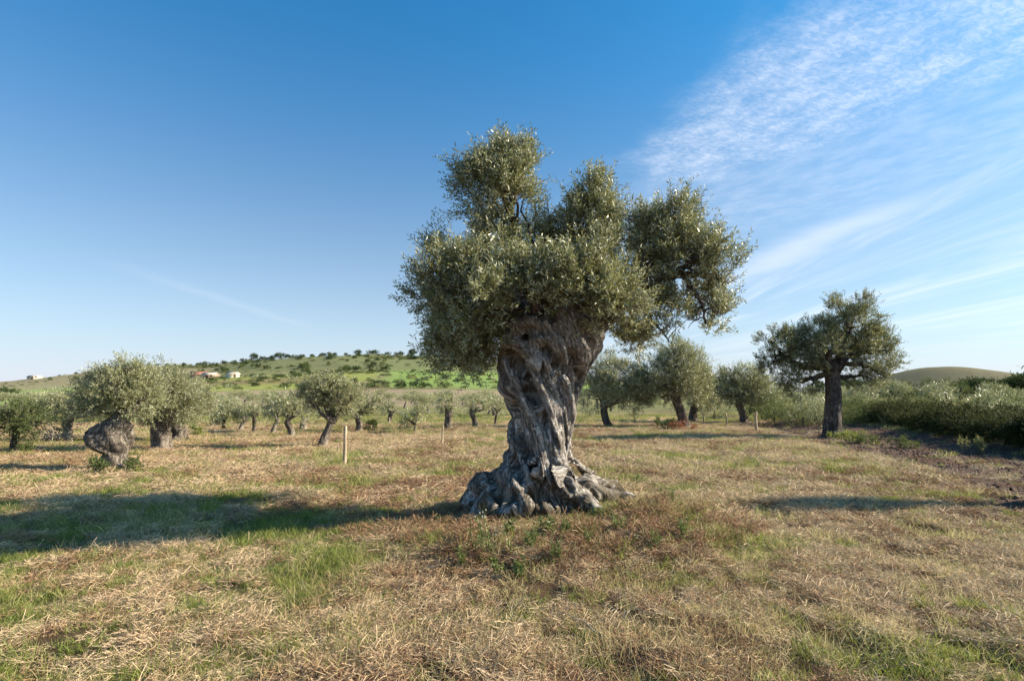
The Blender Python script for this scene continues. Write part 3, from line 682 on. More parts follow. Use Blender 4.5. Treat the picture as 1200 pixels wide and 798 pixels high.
# right hand olive
mid_tree(973, 514, 'tall olive tree with a straight dark trunk on the right, beside the bramble hedge',
    [(998, 378, 34, 36, 1.1), (990, 368, 22, 24, .8, 10), (1022, 415, 32, 32, 1), (1036, 404, 18, 24, .8, 15), (958, 394, 24, 26, 1.0), (932, 398, 22, 20, .8), (912, 408, 26, 26, .9),
     (905, 425, 18, 16, .8, 10), (965, 412, 24, 20, .9, -18), (938, 448, 24, 24, .5), (1008, 440, 26, 18, .55), (928, 430, 24, 24, .7), (955, 425, 22, 22, .7, 14), (1030, 434, 18, 18, .6), (985, 405, 34, 22, .5, 26)],
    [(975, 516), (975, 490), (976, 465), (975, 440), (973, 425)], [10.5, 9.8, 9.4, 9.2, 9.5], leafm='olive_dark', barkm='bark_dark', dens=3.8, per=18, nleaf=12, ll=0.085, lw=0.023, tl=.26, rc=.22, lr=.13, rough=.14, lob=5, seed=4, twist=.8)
# the bulbous one on the left
def burl_profile(): return [(131, 554), (131, 546), (133, 539), (135, 532), (131, 526), (129, 519), (129, 510), (132, 501), (137, 494), (142, 487), (147, 478)], [20, 19, 15, 13.5, 20, 25.5, 27, 25, 18, 12, 9]
tp, tr = burl_profile()
mid_tree(130, 551, 'short olive tree with a swollen boulder-like trunk and leafy suckers at its foot',
    [(120, 462, 32, 26, 1), (145, 452, 28, 30, 1.1), (148, 430, 14, 16, .7), (165, 465, 28, 30, 1, 8), (100, 475, 22, 16, .9), (140, 478, 34, 16, .8), (112, 448, 20, 18, .8, 12), (125, 440, 16, 14, .7), (172, 448, 18, 16, .8, 10)],
    tp, tr, leafm='olive_pale', barkm='bark', dens=13, per=12, nleaf=11, ll=0.055, lw=0.016, tl=.2, rc=.16, lr=.06, sub=3, rough=.26, lob=3, seed=21, twist=2.6, nth=40, nz=44)
mid_tree(187, 527, 'olive tree with a stout forked grey trunk just behind the bulbous one',
    [(185, 465, 32, 30, 1), (205, 460, 26, 26, 1), (190, 440, 18, 14, .8), (172, 478, 24, 20, .9), (215, 475, 24, 22, 1), (190, 488, 28, 12, .7)],
    [(187, 529), (188, 518), (187, 508), (189, 496), (192, 485)], [15, 11, 11, 12, 12], leafm='olive_pale', dens=9, per=12, nleaf=10, ll=0.075, lw=0.02, tl=.22, rc=.2, lr=.09, sub=3, rough=.30, lob=4, seed=8, twist=1.0)
mid_tree(210, 518, 'olive tree with a gnarled brown trunk at the right end of the left clump',
    [(222, 470, 24, 24, 1), (235, 480, 16, 22, .9), (205, 455, 24, 20, .9), (240, 465, 12, 14, .8)],
    [(208, 520), (211, 508), (209, 498), (212, 488)], [11, 9, 10, 9], leafm='olive_pale', dens=7, per=11, nleaf=10, ll=0.085, lw=0.023, tl=.24, rc=.22, lr=.09, sub=3, rough=.34, lob=5, seed=9)
mid_tree(18, 531, 'small bushy olive tree with a thin dark stem at the left edge',
    [(20, 492, 24, 18, 1), (42, 500, 20, 14, .9), (-5, 500, 22, 16, .9), (30, 482, 18, 10, .7), (58, 497, 12, 10, .6)],
    [(18, 532), (17, 520), (19, 508), (17, 498)], [4.5, 4, 3.5, 3], leafm='bush', barkm='bark_dark', dens=8, per=10, nleaf=10, ll=0.08, lw=0.022, tl=.25, rc=.22, lr=.04, sub=3, seed=10)
mid_tree(80, 518, 'olive tree with a split pale trunk behind the small bushy olive',
    [(70, 478, 28, 16, 1), (95, 480, 24, 15, 1), (50, 482, 20, 13, .8), (112, 486, 14, 14, .8)],
    [(82, 519), (78, 512), (80, 505), (79, 496), (82, 489)], [7, 4, 5, 6, 5], leafm='olive_pale', barkm='bark_pale', dens=6, per=11, nleaf=10, ll=0.09, lw=0.025, tl=.28, rc=.25, lr=.08, sub=3, rough=.3, seed=11)
mid_tree(378, 524, 'leaning olive tree with a broad wind-swept crown left of the wooden stake',
    [(372, 458, 22, 15, 1), (395, 462, 24, 18, 1), (360, 465, 13, 12, .8), (412, 466, 14, 14, .9), (384, 472, 26, 16, 1), (378, 447, 14, 8, .7), (405, 478, 10, 10, .6, 8)],
    [(377, 525), (380, 513), (385, 502), (390, 490)], [6.5, 5.5, 5, 4.5], leafm='olive_pale', dens=9, per=11, nleaf=11, ll=0.085, lw=0.022, tl=.24, rc=.2, lr=.07, sub=3, seed=12, rough=.15)
mid_tree(802, 501, 'olive tree with a dark trunk leaning left over a red dead shoot pile',
    [(797, 430, 30, 30, 1.2), (772, 440, 32, 24, 1.1), (750, 450, 24, 22, 1), (810, 450, 26, 24, 1), (815, 425, 16, 20, .8), (788, 408, 16, 16, .7), (775, 465, 26, 12, .6), (745, 470, 18, 12, .6)],
    [(803, 502), (800, 490), (795, 476), (790, 462), (787, 450)], [6.5, 6, 6, 6, 5], barkm='bark_dark', dens=5.5, per=10, nleaf=10, ll=0.10, lw=0.027, tl=.3, rc=.3, lr=.1, sub=3, seed=13)
mid_tree(713, 501, 'round dark olive tree with a split trunk seen right behind the great trunk',
    [(720, 445, 34, 28, 1.1), (700, 460, 26, 22, 1), (738, 462, 28, 22, 1), (714, 430, 20, 18, .8), (750, 455, 14, 14, .7)],
    [(715, 502), (711, 494), (708, 485), (707, 474)], [5.5, 5, 4.5, 4], barkm='bark_dark', dens=6, per=10, nleaf=10, ll=0.09, lw=0.025, tl=.28, rc=.25, lr=.08, sub=3, seed=14)
mid_tree(872, 496, 'olive tree with a leaning trunk standing behind the white stake',
    [(868, 450, 32, 24, 1), (890, 455, 24, 22, .9), (848, 455, 20, 18, .8), (860, 440, 16, 10, .7), (895, 468, 20, 14, .7), (862, 468, 22, 10, .5)],
    [(873, 497), (871, 486), (867, 476), (866, 462)], [6, 4.5, 4.5, 4.5], dens=4.5, per=10, nleaf=10, ll=0.12, lw=0.032, tl=.32, rc=.3, lr=.12, sub=3, seed=15)
mid_tree(813, 494, 'shadowed olive tree between the leaning olive and the white stakes',
    [(815, 453, 26, 28, 1), (832, 462, 22, 22, .9), (822, 438, 12, 14, .7)],
    [(812, 495), (812, 486), (814, 476), (816, 466)], [6, 5, 5, 4], barkm='bark_dark', dens=4, per=10, nleaf=9, ll=0.12, lw=0.034, tl=.32, rc=.3, lr=.12, sub=3, seed=16)
for px, py, lb, bl, tr_, rd, sd in (
    (527, 503, 'olive tree with a thick dark trunk and flat crown just left of the great trunk', [(520, 474, 11, 8), (533, 475, 10, 8), (526, 468, 10, 6)], [(526, 504), (525, 494), (526, 484), (526, 479)], [5, 4.5, 4.5, 4], 31),
    (557, 501, 'olive tree with a hollow forked trunk nearest the great trunk on its left', [(552, 474, 8, 9), (562, 476, 10, 8), (570, 478, 6, 7)], [(556, 502), (557, 494), (553, 485), (554, 479)], [3.6, 3.4, 3.2, 3], 32),
    (581, 498, 'slim olive tree partly hidden by the left edge of the great trunk', [(578, 476, 8, 8), (588, 478, 8, 8)], [(580, 499), (581, 490), (583, 481)], [1.8, 1.6, 1.6], 33),
    (484, 508, 'small round olive bush sprouting from a short stem mid-grove', [(486, 487, 14, 10), (480, 492, 10, 8), (492, 482, 9, 8)], [(484, 509), (486, 503), (487, 496)], [1.6, 1.4, 1.2], 34),
    (420, 507, 'olive tree with a leafy sucker skirt right of the leaning olive', [(425, 474, 18, 12), (440, 472, 12, 10), (415, 482, 12, 10), (436, 484, 10, 8)], [(419, 508), (421, 498), (419, 488), (422, 482)], [4.6, 4.2, 4, 3.4], 35),
    (457, 494, 'smaller olive tree with a short dark trunk between two larger ones', [(452, 478, 9, 7), (462, 480, 8, 6), (456, 474, 7, 5)], [(456, 495), (457, 489), (459, 483)], [2.8, 2.5, 2.4], 36),
    (356, 505, 'olive with a broad bleached stump behind the leaning olive', [(352, 484, 8, 8), (362, 486, 8, 8)], [(356, 506), (355, 498), (357, 490)], [5, 5, 4], 37),
    (340, 512, 'olive tree with a twisted two-tone trunk leaning left', [(332, 478, 18, 12), (345, 474, 14, 12), (325, 486, 12, 8), (352, 482, 8, 9)], [(342, 513), (341, 504), (337, 496), (339, 488)], [5, 4, 4, 3.6], 38),
    (320, 508, 'olive tree with a pale slanting trunk next to the two-tone one', [(316, 478, 14, 10), (324, 472, 10, 10)], [(319, 509), (322, 500), (325, 492)], [3.6, 3, 2.8], 39),
    (298, 507, 'olive tree with a straight dark trunk between two slanting ones', [(296, 481, 10, 8), (304, 484, 8, 8), (292, 486, 7, 6)], [(297, 508), (298, 500), (298, 491)], [3, 2.6, 2.4], 40),
    (281, 504, 'olive tree with a pale trunk leaning right beside a dark round bush', [(283, 484, 10, 9), (276, 488, 9, 8), (290, 480, 7, 6)], [(280, 505), (284, 498), (288, 491)], [3.4, 3, 2.6], 41),
    (262, 504, 'dark leafy olive at the left end of the middle row', [(262, 484, 14, 13), (270, 490, 10, 8), (256, 478, 8, 8)], [(262, 505), (262, 498), (263, 490)], [2, 1.8, 1.6], 42)):
    mid_tree(px, py, lb, bl, tr_, rd, leafm='olive_pale' if sd % 3 else 'olive', barkm='bark_pale' if sd in (37, 39, 41) else 'bark', dens=5, per=8, nleaf=8, ll=0.12, lw=0.034, tl=.26, rc=.22,
             lr=.07, sub=1, nth=14, nz=12, seed=sd, rough=.25, group=GR)

# the crooked one behind the hedge, and the sapling
r = mid_tree(1108, 484, 'crooked olive with dark curving bare limbs rising behind the bramble hedge',
    [(1090, 452, 13, 9, .8), (1110, 452, 14, 8, .9), (1126, 456, 12, 10, .9), (1078, 458, 10, 10, .6), (1135, 462, 8, 8, .6)],
    [(1108, 500), (1108, 488), (1107, 482)], [4, 4, 3.5], leafm='bush', barkm='bark_dark', dens=4, per=9, nleaf=9, ll=0.10, lw=0.028, tl=.3, rc=.28, lr=.16, sub=3, nth=16, nz=10, seed=44,
    limbs={0: [at(1107, 484, gnd(1108, 484)[1]), at(1098, 474, gnd(1108, 484)[1]), at(1088, 462, gnd(1108, 484)[1])], 1: [at(1108, 484, gnd(1108, 484)[1]), at(1109, 470, gnd(1108, 484)[1]), at(1107, 456, gnd(1108, 484)[1])],
           2: [at(1108, 484, gnd(1108, 484)[1]), at(1120, 475, gnd(1108, 484)[1]), at(1126, 462, gnd(1108, 484)[1]), at(1126, 452, gnd(1108, 484)[1])]})
mid_tree(1048, 480, 'bright green rounded olive between the tall right olive and the crooked one',
    [(1055, 458, 16, 13, 1), (1048, 462, 12, 10, .9), (1064, 464, 12, 11, .9), (1040, 466, 8, 8, .7)],
    [(1050, 486), (1049, 478), (1050, 468)], [2.2, 2, 1.8], leafm='bush', barkm='bark_dark', dens=4.5, per=9, nleaf=9, ll=0.11, lw=0.03, tl=.28, rc=.25, lr=.08, sub=3, nth=12, nz=10, seed=45)
mid_tree(743, 496, 'thin bare young sapling in the grass right of the great trunk',
    [(743, 486, 8, 6, .16)], [(743, 497), (744, 492), (743, 488)], [.7, .6, .4], leafm='bush', barkm='bark_pale', dens=3, per=3, nleaf=6, ll=0.08, lw=0.025, lr=.012, sub=7, nth=8, nz=6, seed=46, cat='sapling', name='sapling')
# the low tree outside the frame on the right whose shadow lies across the ground
mid_tree(1275, 594, 'low olive tree just outside the right edge of the view', [(1282, 420, 50, 34), (1310, 412, 55, 35), (1290, 388, 42, 30), (1275, 400, 34, 26)], [(1275, 596), (1272, 560), (1280, 520), (1284, 460)], [19, 16, 15, 14],
         dens=10, per=9, nleaf=9, ll=0.07, lw=0.018, tl=.24, rc=.2, lr=.07, sub=3, seed=47)

# ------------------------------------------------------------------ shared far trees and bushes (copies)
def proto_tree(name, label, cat, group, h, w_, kind, seed, n, leafm, barkm, ll, lw):
    global rng
    r = thing(name, (0, 0, 0), label, cat, group)
    if kind == 'olive':
        nb = 4; bl = []
        for k in range(nb):
            a = 6.28 * k / nb + seed
            bl.append((np.array([math.cos(a) * w_ * .24, math.sin(a) * w_ * .24, h * (.66 + .12 * rng.random())]), np.array([w_ * .27, w_ * .27, h * .24]), 1.0))
        tr_ = [(0, 0, -.1), (rng.normal() * .15, 0, h * .2), (rng.normal() * .2, rng.normal() * .2, h * .42)]; tr_r = [.32, .22, .2]
    elif kind == 'oak':
        bl = [(np.array([rng.normal() * w_ * .16, rng.normal() * w_ * .16, h * (.45 + .3 * rng.random())]), np.array([w_ * .36, w_ * .36, h * .27]), 1.0) for k in range(5)]
        tr_ = [(0, 0, -.3), (0, 0, h * .3), (0, 0, h * .5)]; tr_r = [.3, .25, .15]
    else:
        bl = [(np.array([rng.normal() * w_ * .2, rng.normal() * w_ * .2, h * (.30 + .25 * rng.random())]), np.array([w_ * .33, w_ * .33, h * .36]), 1.0) for k in range(4)]
        tr_ = [(0, 0, -.1), (0, 0, h * .25), (0.05, 0, h * .4)]; tr_r = [.06, .05, .03]
    per = 8; nl = 5; area = sum((r_[0] * r_[1] + 2 * r_[1] * r_[2]) * 4.19 for _, r_, _k in bl)
    (LV, LF, LA), _, _ = crown(bl, n / (per * nl) / area, per, nl, ll, lw, ll * 2.2, w_ * .09, inner=.4)
    V, F3, F4 = grid_trunk(np.array(tr_, float), tr_r, nth=9, nz=7, rough=.2, seed=seed)
    part('trunk', mesh('trunk', V, [F3, F4], barkm, None, True), r)
    part('foliage', mesh('foliage', LV, LF, leafm, {'tint': LA}), r)
    return r
FARG = 'far olive trees of the grove'
far_olives = [proto_tree('olive_tree', 'small far olive tree of the pale grove', 'olive tree', FARG, 2.6 + .2 * k, 3.4, 'olive', k + 1, 2600, M['olive_pale'], M['bark'], .20, .06) for k in range(3)]
dark_olives = [proto_tree('olive_tree', 'small far olive tree on the darker right side', 'olive tree', 'far olive trees on the right', 3.6 + .3 * k, 4.4, 'olive', k + 11, 3000, M['olive'], M['bark_dark'], .22, .065) for k in range(2)]
oaks = [proto_tree('ridge_tree', 'dark round tree on the hill ridge', 'tree', 'dark trees on the ridge', 5.0, 6.5, 'oak', k + 21, 2200, M['oak'], M['bark_dark'], .42, .22) for k in range(3)]
shrubs = [proto_tree('hillside_bush', 'dark green bush on the far hillside', 'bush', 'bushes on the far hillside', 3.0, 4.4, 'bush', k + 31, 1100, M[('oak', 'bush')[k % 2]], M['bark_dark'], .34, .16) for k in range(3)]
bushes = [proto_tree('scrub_bush', 'leafy green bush in the scrub beyond the hedge', 'bush', 'scrub bushes beyond the hedge', 1.7, 2.6, 'bush', k + 41, 2600, M[('bush', 'olive', 'olive_dark')[k]], M['bark_dark'], .10, .035) for k in range(3)]
used = set(); BASE_LABEL = {}
def place(protos, x, y, sc, label=None, group=None, dz=0):
    i = int(rng.integers(len(protos))); p = protos[i]; z = H1(x, y) + dz
    rz = rng.random() * 6.28; s3 = (sc * (.9 + .2 * rng.random()), sc * (.9 + .2 * rng.random()), sc * (.85 + .3 * rng.random()))
    BASE_LABEL.setdefault(p.name, p['label']); label = label or BASE_LABEL[p.name]
    if p.name not in used:
        used.add(p.name); p.location = (x, y, z); p.rotation_euler = (0, 0, rz); p.scale = s3
        if label: p['label'] = label
        if group: p['group'] = group
        return p
    return copy_tree(p, (x, y, z), rz, s3, label, group)
# rows of the grove on the left
for ri, Y in enumerate((41, 46, 52, 58, 65, 72, 80)):
    n = int(40 + Y * 0.2)
    for x in np.arange(-Y * 0.96, -0.2, 5.4 - ri * 0.1):
        x2 = x + rng.normal() * .7; y2 = Y + rng.normal() * .8; px = 600 + FPX * x2 / y2
        if rng.random() < 0.12 or px > 612: continue
        place(far_olives, x2, y2, .48 + .2 * rng.random())
for Y in (34, 40, 47, 55, 64, 74, 86):
    for x in np.arange(0.06 * Y, Y * 0.95, 6.5):
        x2 = x + rng.normal() * 1.2; y2 = Y + rng.normal() * 1.2; px = 600 + FPX * x2 / y2
        if 725 < px < 782 and Y < 70: continue            # the open grassy lane
        if Y < 45 and (px < 830 or px > 960): continue
        place(dark_olives, x2, y2, (.50 + .2 * rng.random()) * (.85 if px > 1050 else 1))
# scrub beyond the hedge
for k in range(85):
    y = 17 + 45 * rng.random() ** 1.2; x = max(14.8, y * .46) + rng.random() * y * 0.55
    if 600 + FPX * x / y > 1330 or (1020 < 600 + FPX * x / y < 1145 and y < 32): continue
    place(bushes, x, y, .55 + .45 * rng.random())
for px, y, sc in ((905, 30, .9), (922, 28, .8), (938, 27, .75), (952, 29, .9), (890, 33, .8), (1000, 27, .8), (1018, 29, .8), (835, 36, .8), (760, 62, 1.0), (690, 40, .6), (1180, 24, .9), (1160, 28, 1.1), (1195, 33, 1.3)):
    place(bushes, (px - 600) / FPX * y, y, sc, {905: 'green bush standing just right of the pale right stake', 922: 'low green bush halfway between the right stake and the tall right olive', 938: 'dense green bush just left of the tall right olive trunk', 1000: 'green bush just right of the tall right olive trunk', 835: 'green bush between the two thin right stakes', 690: 'low bush touching the right edge of the great trunk', 1195: 'tallest bush behind the hedge at the right edge', 1160: 'bush behind the hedge right of the crooked olive'}.get(px))
# hillside
for k in range(150):
    px = 230 + 420 * rng.random(); y = 240 + 165 * rng.random()
    if (455 < px < 700 and y < 345 + 30 * rng.random()) or (px < 330 and y < 320): continue
    place(shrubs, (px - 600) / FPX * y, y, .65 + .65 * rng.random(), dz=-.3)
for px, y, sc in [(210, 255, .6), (250, 210, .6), (305, 190, .6), (345, 215, .7), (365, 222, .7), (335, 160, .6), (300, 165, .6), (395, 150, .8), (405, 152, .7), (412, 150, .6), (425, 156, .6), (440, 160, .8), (452, 152, .7), (470, 146, .8), (485, 148, .9), (498, 146, .8),
                  (520, 148, .7), (372, 158, .6), (415, 175, .7), (380, 240, .7), (400, 200, .9), (520, 300, .8), (60, 330, .8), (90, 320, .8), (10, 150, .8), (20, 160, .7), (5, 180, .9)]:
    place(shrubs, (px - 600) / FPX * y, y, sc, dz=-.3)
for px, sc in ((297, 1.25), (310, .8), (318, .9), (328, 1.35), (334, 1.1), (352, .7), (365, .7), (378, .9), (385, 1.0), (392, .8), (405, .7), (419, 1.15), (432, .8), (440, 1.0), (455, .8), (469, .95), (484, 1.3), (495, 1.0), (505, 1.0), (515, .9), (205, .6), (215, .7), (224, .5), (232, .6), (262, .5), (275, .6), (285, .7), (195, .6), (186, .7), (90, .5), (70, .4), (175, .6), (530, 1.0), (560, 1.0), (655, 1), (680, 1)):
    y = 392 + 10 * rng.random(); place(oaks, (px - 600) / FPX * y, y, sc * .82, {297: 'large dark tree at the left end of the ridge tree line', 328: 'broadest dark tree of the ridge above the farmhouse', 419: 'lone round tree standing highest on the ridge skyline', 484: 'round dark tree on the ridge nearest the great olive crown', 469: 'smaller round tree just left of the one nearest the great crown', 385: 'dark tree in the middle of the ridge tree line'}.get(px), dz=-.4)
for k in range(46):
    px = 1120 + 130 * rng.random(); y = 150 + 130 * rng.random()
    place(oaks, (px - 600) / FPX * y, y, 0.75 + (px - 1110) / 130 * .55 + rng.random() * .3, 'dark round tree of the low wood on the right horizon', 'trees of the wood at right')
for k in range(34):
    px = 660 + 380 * rng.random(); y = 110 + 90 * rng.random()
    place(oaks, (px - 600) / FPX * y, y, .75 + rng.random() * .35, 'dark round tree of the low wood on the right horizon', 'trees of the wood at right')
for p in far_olives + dark_olives + oaks + shrubs + bushes:
    if p.name not in used: print('UNUSED proto', p.name)

# ------------------------------------------------------------------ stakes
def stake(px, py, ptop, wpx, label, lean=0.0):
    g = gnd(px, py); Y = g[1]; z = H1(g[0], Y); h = (py - ptop) * Y / FPX; r0 = wpx / 2 * Y / FPX
    P = np.array([[0, 0, -.15], [0, 0, h * .3], [lean * .5, 0, h * .7], [lean, 0, h]]); P[1:3, :2] += rng.normal(size=(2, 2)) * r0 * .25
    V, F3, F4 = grid_trunk(P, [r0, r0 * 1.05, r0 * .95, r0 * .9], nth=10, nz=10, rough=.10, twist=.3, seed=int(px))
    o = obj('wooden_stake', mesh('wooden_stake', V, [F3, F4], M['stake'])); o.location = (g[0], Y, z)
    tag(o, label, 'stake', 'wooden stakes in the field')
stake(403.5, 548, 503, 4.2, 'tall pale wooden stake left of the great olive', 0.0)
stake(518, 521, 498, 2.2, 'thin weathered stake just left of the great trunk', .02)
stake(887, 506, 483, 3.2, 'pale wooden stake nearest the tall right olive')
stake(852, 499, 484, 2.0, 'thin leaning stake between the other two right stakes', -.06)
stake(824.5, 495, 482, 1.8, 'farthest short stake right of the leaning olive')
stake(456, 497, 489, 1.2, 'tiny distant stake among the left grove trees')

# ------------------------------------------------------------------ houses on the hill
def house(px, y, w_, d, h, rz, roofm, wallm, label, gable=1.6, wins=3):
    x = (px - 600) / FPX * y; z = H1(x, y) - .3
    r = thing('farmhouse', (x, y, z), label, 'house', None, rz)
    mb = MB(); hw, hd = w_ / 2, d / 2
    V = [[-hw, -hd, 0], [hw, -hd, 0], [hw, hd, 0], [-hw, hd, 0], [-hw, -hd, h], [hw, -hd, h], [hw, hd, h], [-hw, hd, h], [-hw, 0, h + gable], [hw, 0, h + gable]]
    mb.add(V, F3=[[5, 6, 9], [7, 4, 8]], F4=[[0, 1, 5, 4], [1, 2, 6, 5], [2, 3, 7, 6], [3, 0, 4, 7]]); part('wall', mb.build('wall', wallm), r)
    for s_ in (-1, 1):
        mb = MB(); e = .35; t = .16; sl = gable / hd
        V = []
        for zz in (0, t):
            V += [[-hw - e, s_ * (hd + e), h - sl * e + .02 + zz], [hw + e, s_ * (hd + e), h - sl * e + .02 + zz], [hw + e, 0, h + gable + .02 + zz], [-hw - e, 0, h + gable + .02 + zz]]
        mb.add(V, F4=[[0, 3, 2, 1], [4, 5, 6, 7], [0, 1, 5, 4], [1, 2, 6, 5], [2, 3, 7, 6], [3, 0, 4, 7]]); part('roof', mb.build('roof', roofm), r)
    for k in range(wins):
        wx = -hw + w_ * (k + .5) / wins
        mb = MB(); dr = k == wins // 2
        mb.box([wx, -hd - .03, 1.05 if dr else 1.6], [1.0, .1, 2.1] if dr else [.9, .1, 1.1]); part('door' if dr else 'window', mb.build('window', M['door'] if dr else M['glass']), r)
    return r
house(233, 268, 6.5, 6, 2.2, .25, M['tile'], M['pink_wall'], 'pink farmhouse with a red tiled roof on the left hillside', 1.3)
house(247, 262, 6, 5, 1.8, -.1, M['pale_tile'], M['pink_wall'], 'low pale-roofed wing on the right of the pink farmhouse', 1.0)
house(273, 250, 4.2, 4, 1.7, .9, M['pale_tile'], M['white_wall'], 'small white outbuilding right of the pink farmhouse', .9, 1)
house(42, 372, 6.5, 5, 1.6, .1, M['pale_tile'], M['white_wall'], 'tiny white building on the skyline at far left', .8)

# ------------------------------------------------------------------ bramble hedge and tall growth
def foliage_thing(name, loc, blobs, label, cat, mat, dens, per, nl, ll, lw, group=None, tl=.2, rc=.2, stems=0, **kw):
    r = thing(name, loc, label, cat, group); org = np.array(loc)
    rel = [(np.array(c) - org, r_, k) for c, r_, k in blobs]
    (V, F, A), (TV, TF), cc = crown(rel, dens, per, nl, ll, lw, tl, rc, **kw)
    part('foliage', mesh('foliage', V, F, mat, {'tint': A}), r)
    mb = MB()
    for k in range(stems):
        e = cc[int(rng.integers(len(cc)))]; s0 = np.array([e[0] * .5, e[1] * .5, -.05])
        mb.tube(limb_path(s0, e, 6, .15), np.linspace(.012, .004, 6), 5)
    if stems: part('stem', mb.build('stem', M['twig'], True), r)['kind'] = 'stuff'
    return r
hb = []
for y in np.arange(11.0, 30, .7):
    x = np.interp(y, [9, 13, 15.7, 20, 28], [13.0, 13.5, 14.0, 15.0, 16.7]) + .7 + rng.normal() * .15
    z = H1(x, y); h = .36 + .16 * rng.random() + .09 * math.sin(y * 1.3)
    hb.append((np.array([x, y, z + h * .75]), np.array([1.15, .75, h]), 1.0))
    hb.append((np.array([x + 1.2, y, z + h]), np.array([1.0, .75, h * 1.05]), .6))
foliage_thing('bramble_hedge', (15.5, 20, H1(15.5, 20)), hb, 'long dark bramble hedge along the tilled strip on the right', 'hedge', M['bramble'], 9, 10, 10, .062, .036, tl=.22, rc=.2, stems=60, up=.2, inner=.3)

# ------------------------------------------------------------------ scattered ground cover (geometry-node instances of small tufts)
PC = {}
def proto_coll(key, meshes):
    c = bpy.data.collections.new(key)
    for k, me in enumerate(meshes):
        c.objects.link(bpy.data.objects.new('%s_%d' % (key, k), me))
    PC[key] = (c, len(meshes))
def scatter(name, key, x, y, sc, dz=0.0, tilt=0.12, label=None):
    c, n = PC[key]; N = len(x); z = hgt(x, y) + dz
    me = bpy.data.meshes.new(name); me.vertices.add(N); me.vertices.foreach_set('co', np.stack([x, y, z], 1).astype(np.float32).ravel())
    rot = np.stack([rng.normal(size=N) * tilt, rng.normal(size=N) * tilt, rng.random(N) * 6.283], 1).astype(np.float32)
    a = me.attributes.new('rot', 'FLOAT_VECTOR', 'POINT'); a.data.foreach_set('vector', rot.ravel())
    a = me.attributes.new('scl', 'FLOAT', 'POINT'); a.data.foreach_set('value', sc.astype(np.float32))
    a = me.attributes.new('idx', 'INT', 'POINT'); a.data.foreach_set('value', rng.integers(0, n, N).astype(np.int32))
    o = obj(name, me); tag(o, label, None, None, 'stuff')
    g = bpy.data.node_groups.new(name, 'GeometryNodeTree')
    g.interface.new_socket('Geometry', in_out='INPUT', socket_type='NodeSocketGeometry'); g.interface.new_socket('Geometry', in_out='OUTPUT', socket_type='NodeSocketGeometry')
    gi = g.nodes.new('NodeGroupInput'); go = g.nodes.new('NodeGroupOutput'); ip = g.nodes.new('GeometryNodeInstanceOnPoints')
    ci = g.nodes.new('GeometryNodeCollectionInfo'); ci.inputs['Collection'].default_value = c; ci.inputs['Separate Children'].default_value = True; ci.inputs['Reset Children'].default_value = True
    def na(nm, dt):
        q = g.nodes.new('GeometryNodeInputNamedAttribute'); q.data_type = dt; q.inputs['Name'].default_value = nm; return q.outputs['Attribute']
    L = g.links.new
    L(gi.outputs[0], ip.inputs['Points']); L(ci.outputs[0], ip.inputs['Instance']); ip.inputs['Pick Instance'].default_value = True
    L(na('idx', 'INT'), ip.inputs['Instance Index'])
    e2r = g.nodes.new('FunctionNodeEulerToRotation'); L(na('rot', 'FLOAT_VECTOR'), e2r.inputs[0]); L(e2r.outputs[0], ip.inputs['Rotation'])
    L(na('scl', 'FLOAT'), ip.inputs['Scale']); L(ip.outputs[0], go.inputs[0])
    md = o.modifiers.new('scatter', 'NODES'); md.node_group = g
    return o
def blades(n, rad, h0, h1, w_, lean, mat, flat=False, seg=3, tint=(0, 1), curl=.5, core=.5, thick=.035):
    a = rng.random(n) * 6.283; r_ = rad * rng.random(n) ** core
    P = np.stack([r_ * np.cos(a), r_ * np.sin(a), rng.random(n) ** 1.5 * (thick if flat else 0.0) * (1 - .7 * (r_ / rad) ** 2) - .01], 1)
    L = h0 + (h1 - h0) * rng.random(n); az = rng.random(n) * 6.283
    if flat: el = np.radians(-6 + 50 * rng.random(n) ** 1.6)
    else: el = np.radians(90 - lean * np.abs(rng.normal(size=n)))
    D = np.stack([np.cos(el) * np.cos(az), np.cos(el) * np.sin(az), np.sin(el)], 1)
    side = norm(np.cross(D, rdir(n))) if flat else norm(np.cross(D, np.stack([np.cos(a * 7), np.sin(a * 7), 0 * a], 1)))
    t = np.linspace(0, 1, seg + 1); Vs = []
    bend = np.stack([np.cos(az), np.sin(az), -0.7 * np.ones(n)], 1) * (curl * (0.3 + rng.random(n)))[:, None]
    if flat: bend = rdir(n) * .5; bend[:, 2] = -np.abs(bend[:, 2]) * .6
    for q in t:
        c = P + D * (L * q)[:, None] + bend * (L * q * q * .55)[:, None]
        wq = w_ * (0.6 + .8 * rng.random(n)) * (1 - q ** 2 * .92) * .5 if not flat else w_ * .5 * np.ones(n)
        Vs += [c - side * wq[:, None], c + side * wq[:, None]]
    V = np.stack(Vs, 1).reshape(-1, 3); m = 2 * (seg + 1)
    V[:, 2] = np.maximum(V[:, 2], -.02)
    F = np.concatenate([np.arange(n)[:, None] * m + np.array([2 * k, 2 * k + 1, 2 * k + 3, 2 * k + 2])[None] for k in range(seg)])
    T = np.repeat(tint[0] + (tint[1] - tint[0]) * rng.random(n), m)
    return mesh('tuft', V, F, mat, {'tint': T})
proto_coll('straw', [blades(170, .20, .025, .12, .0036, 0, M['straw'], True, 2, core=.6, thick=.075) for _ in range(6)])
proto_coll('litter', [blades(150, .18, .02, .10, .0040, 0, M['litter'], True, 2, core=.6, thick=.06) for _ in range(6)])
proto_coll('short', [blades(46, .11, .04, .12, .0055, 28, M['green'], seg=2) for _ in range(5)])
proto_coll('dryup', [blades(34, .12, .05, .17, .0045, 34, M['gold'], seg=2) for _ in range(5)])
proto_coll('tall', [blades(26, .22, .08, .28, .0048, 26, M['green'], seg=3, curl=.7) for _ in range(4)])
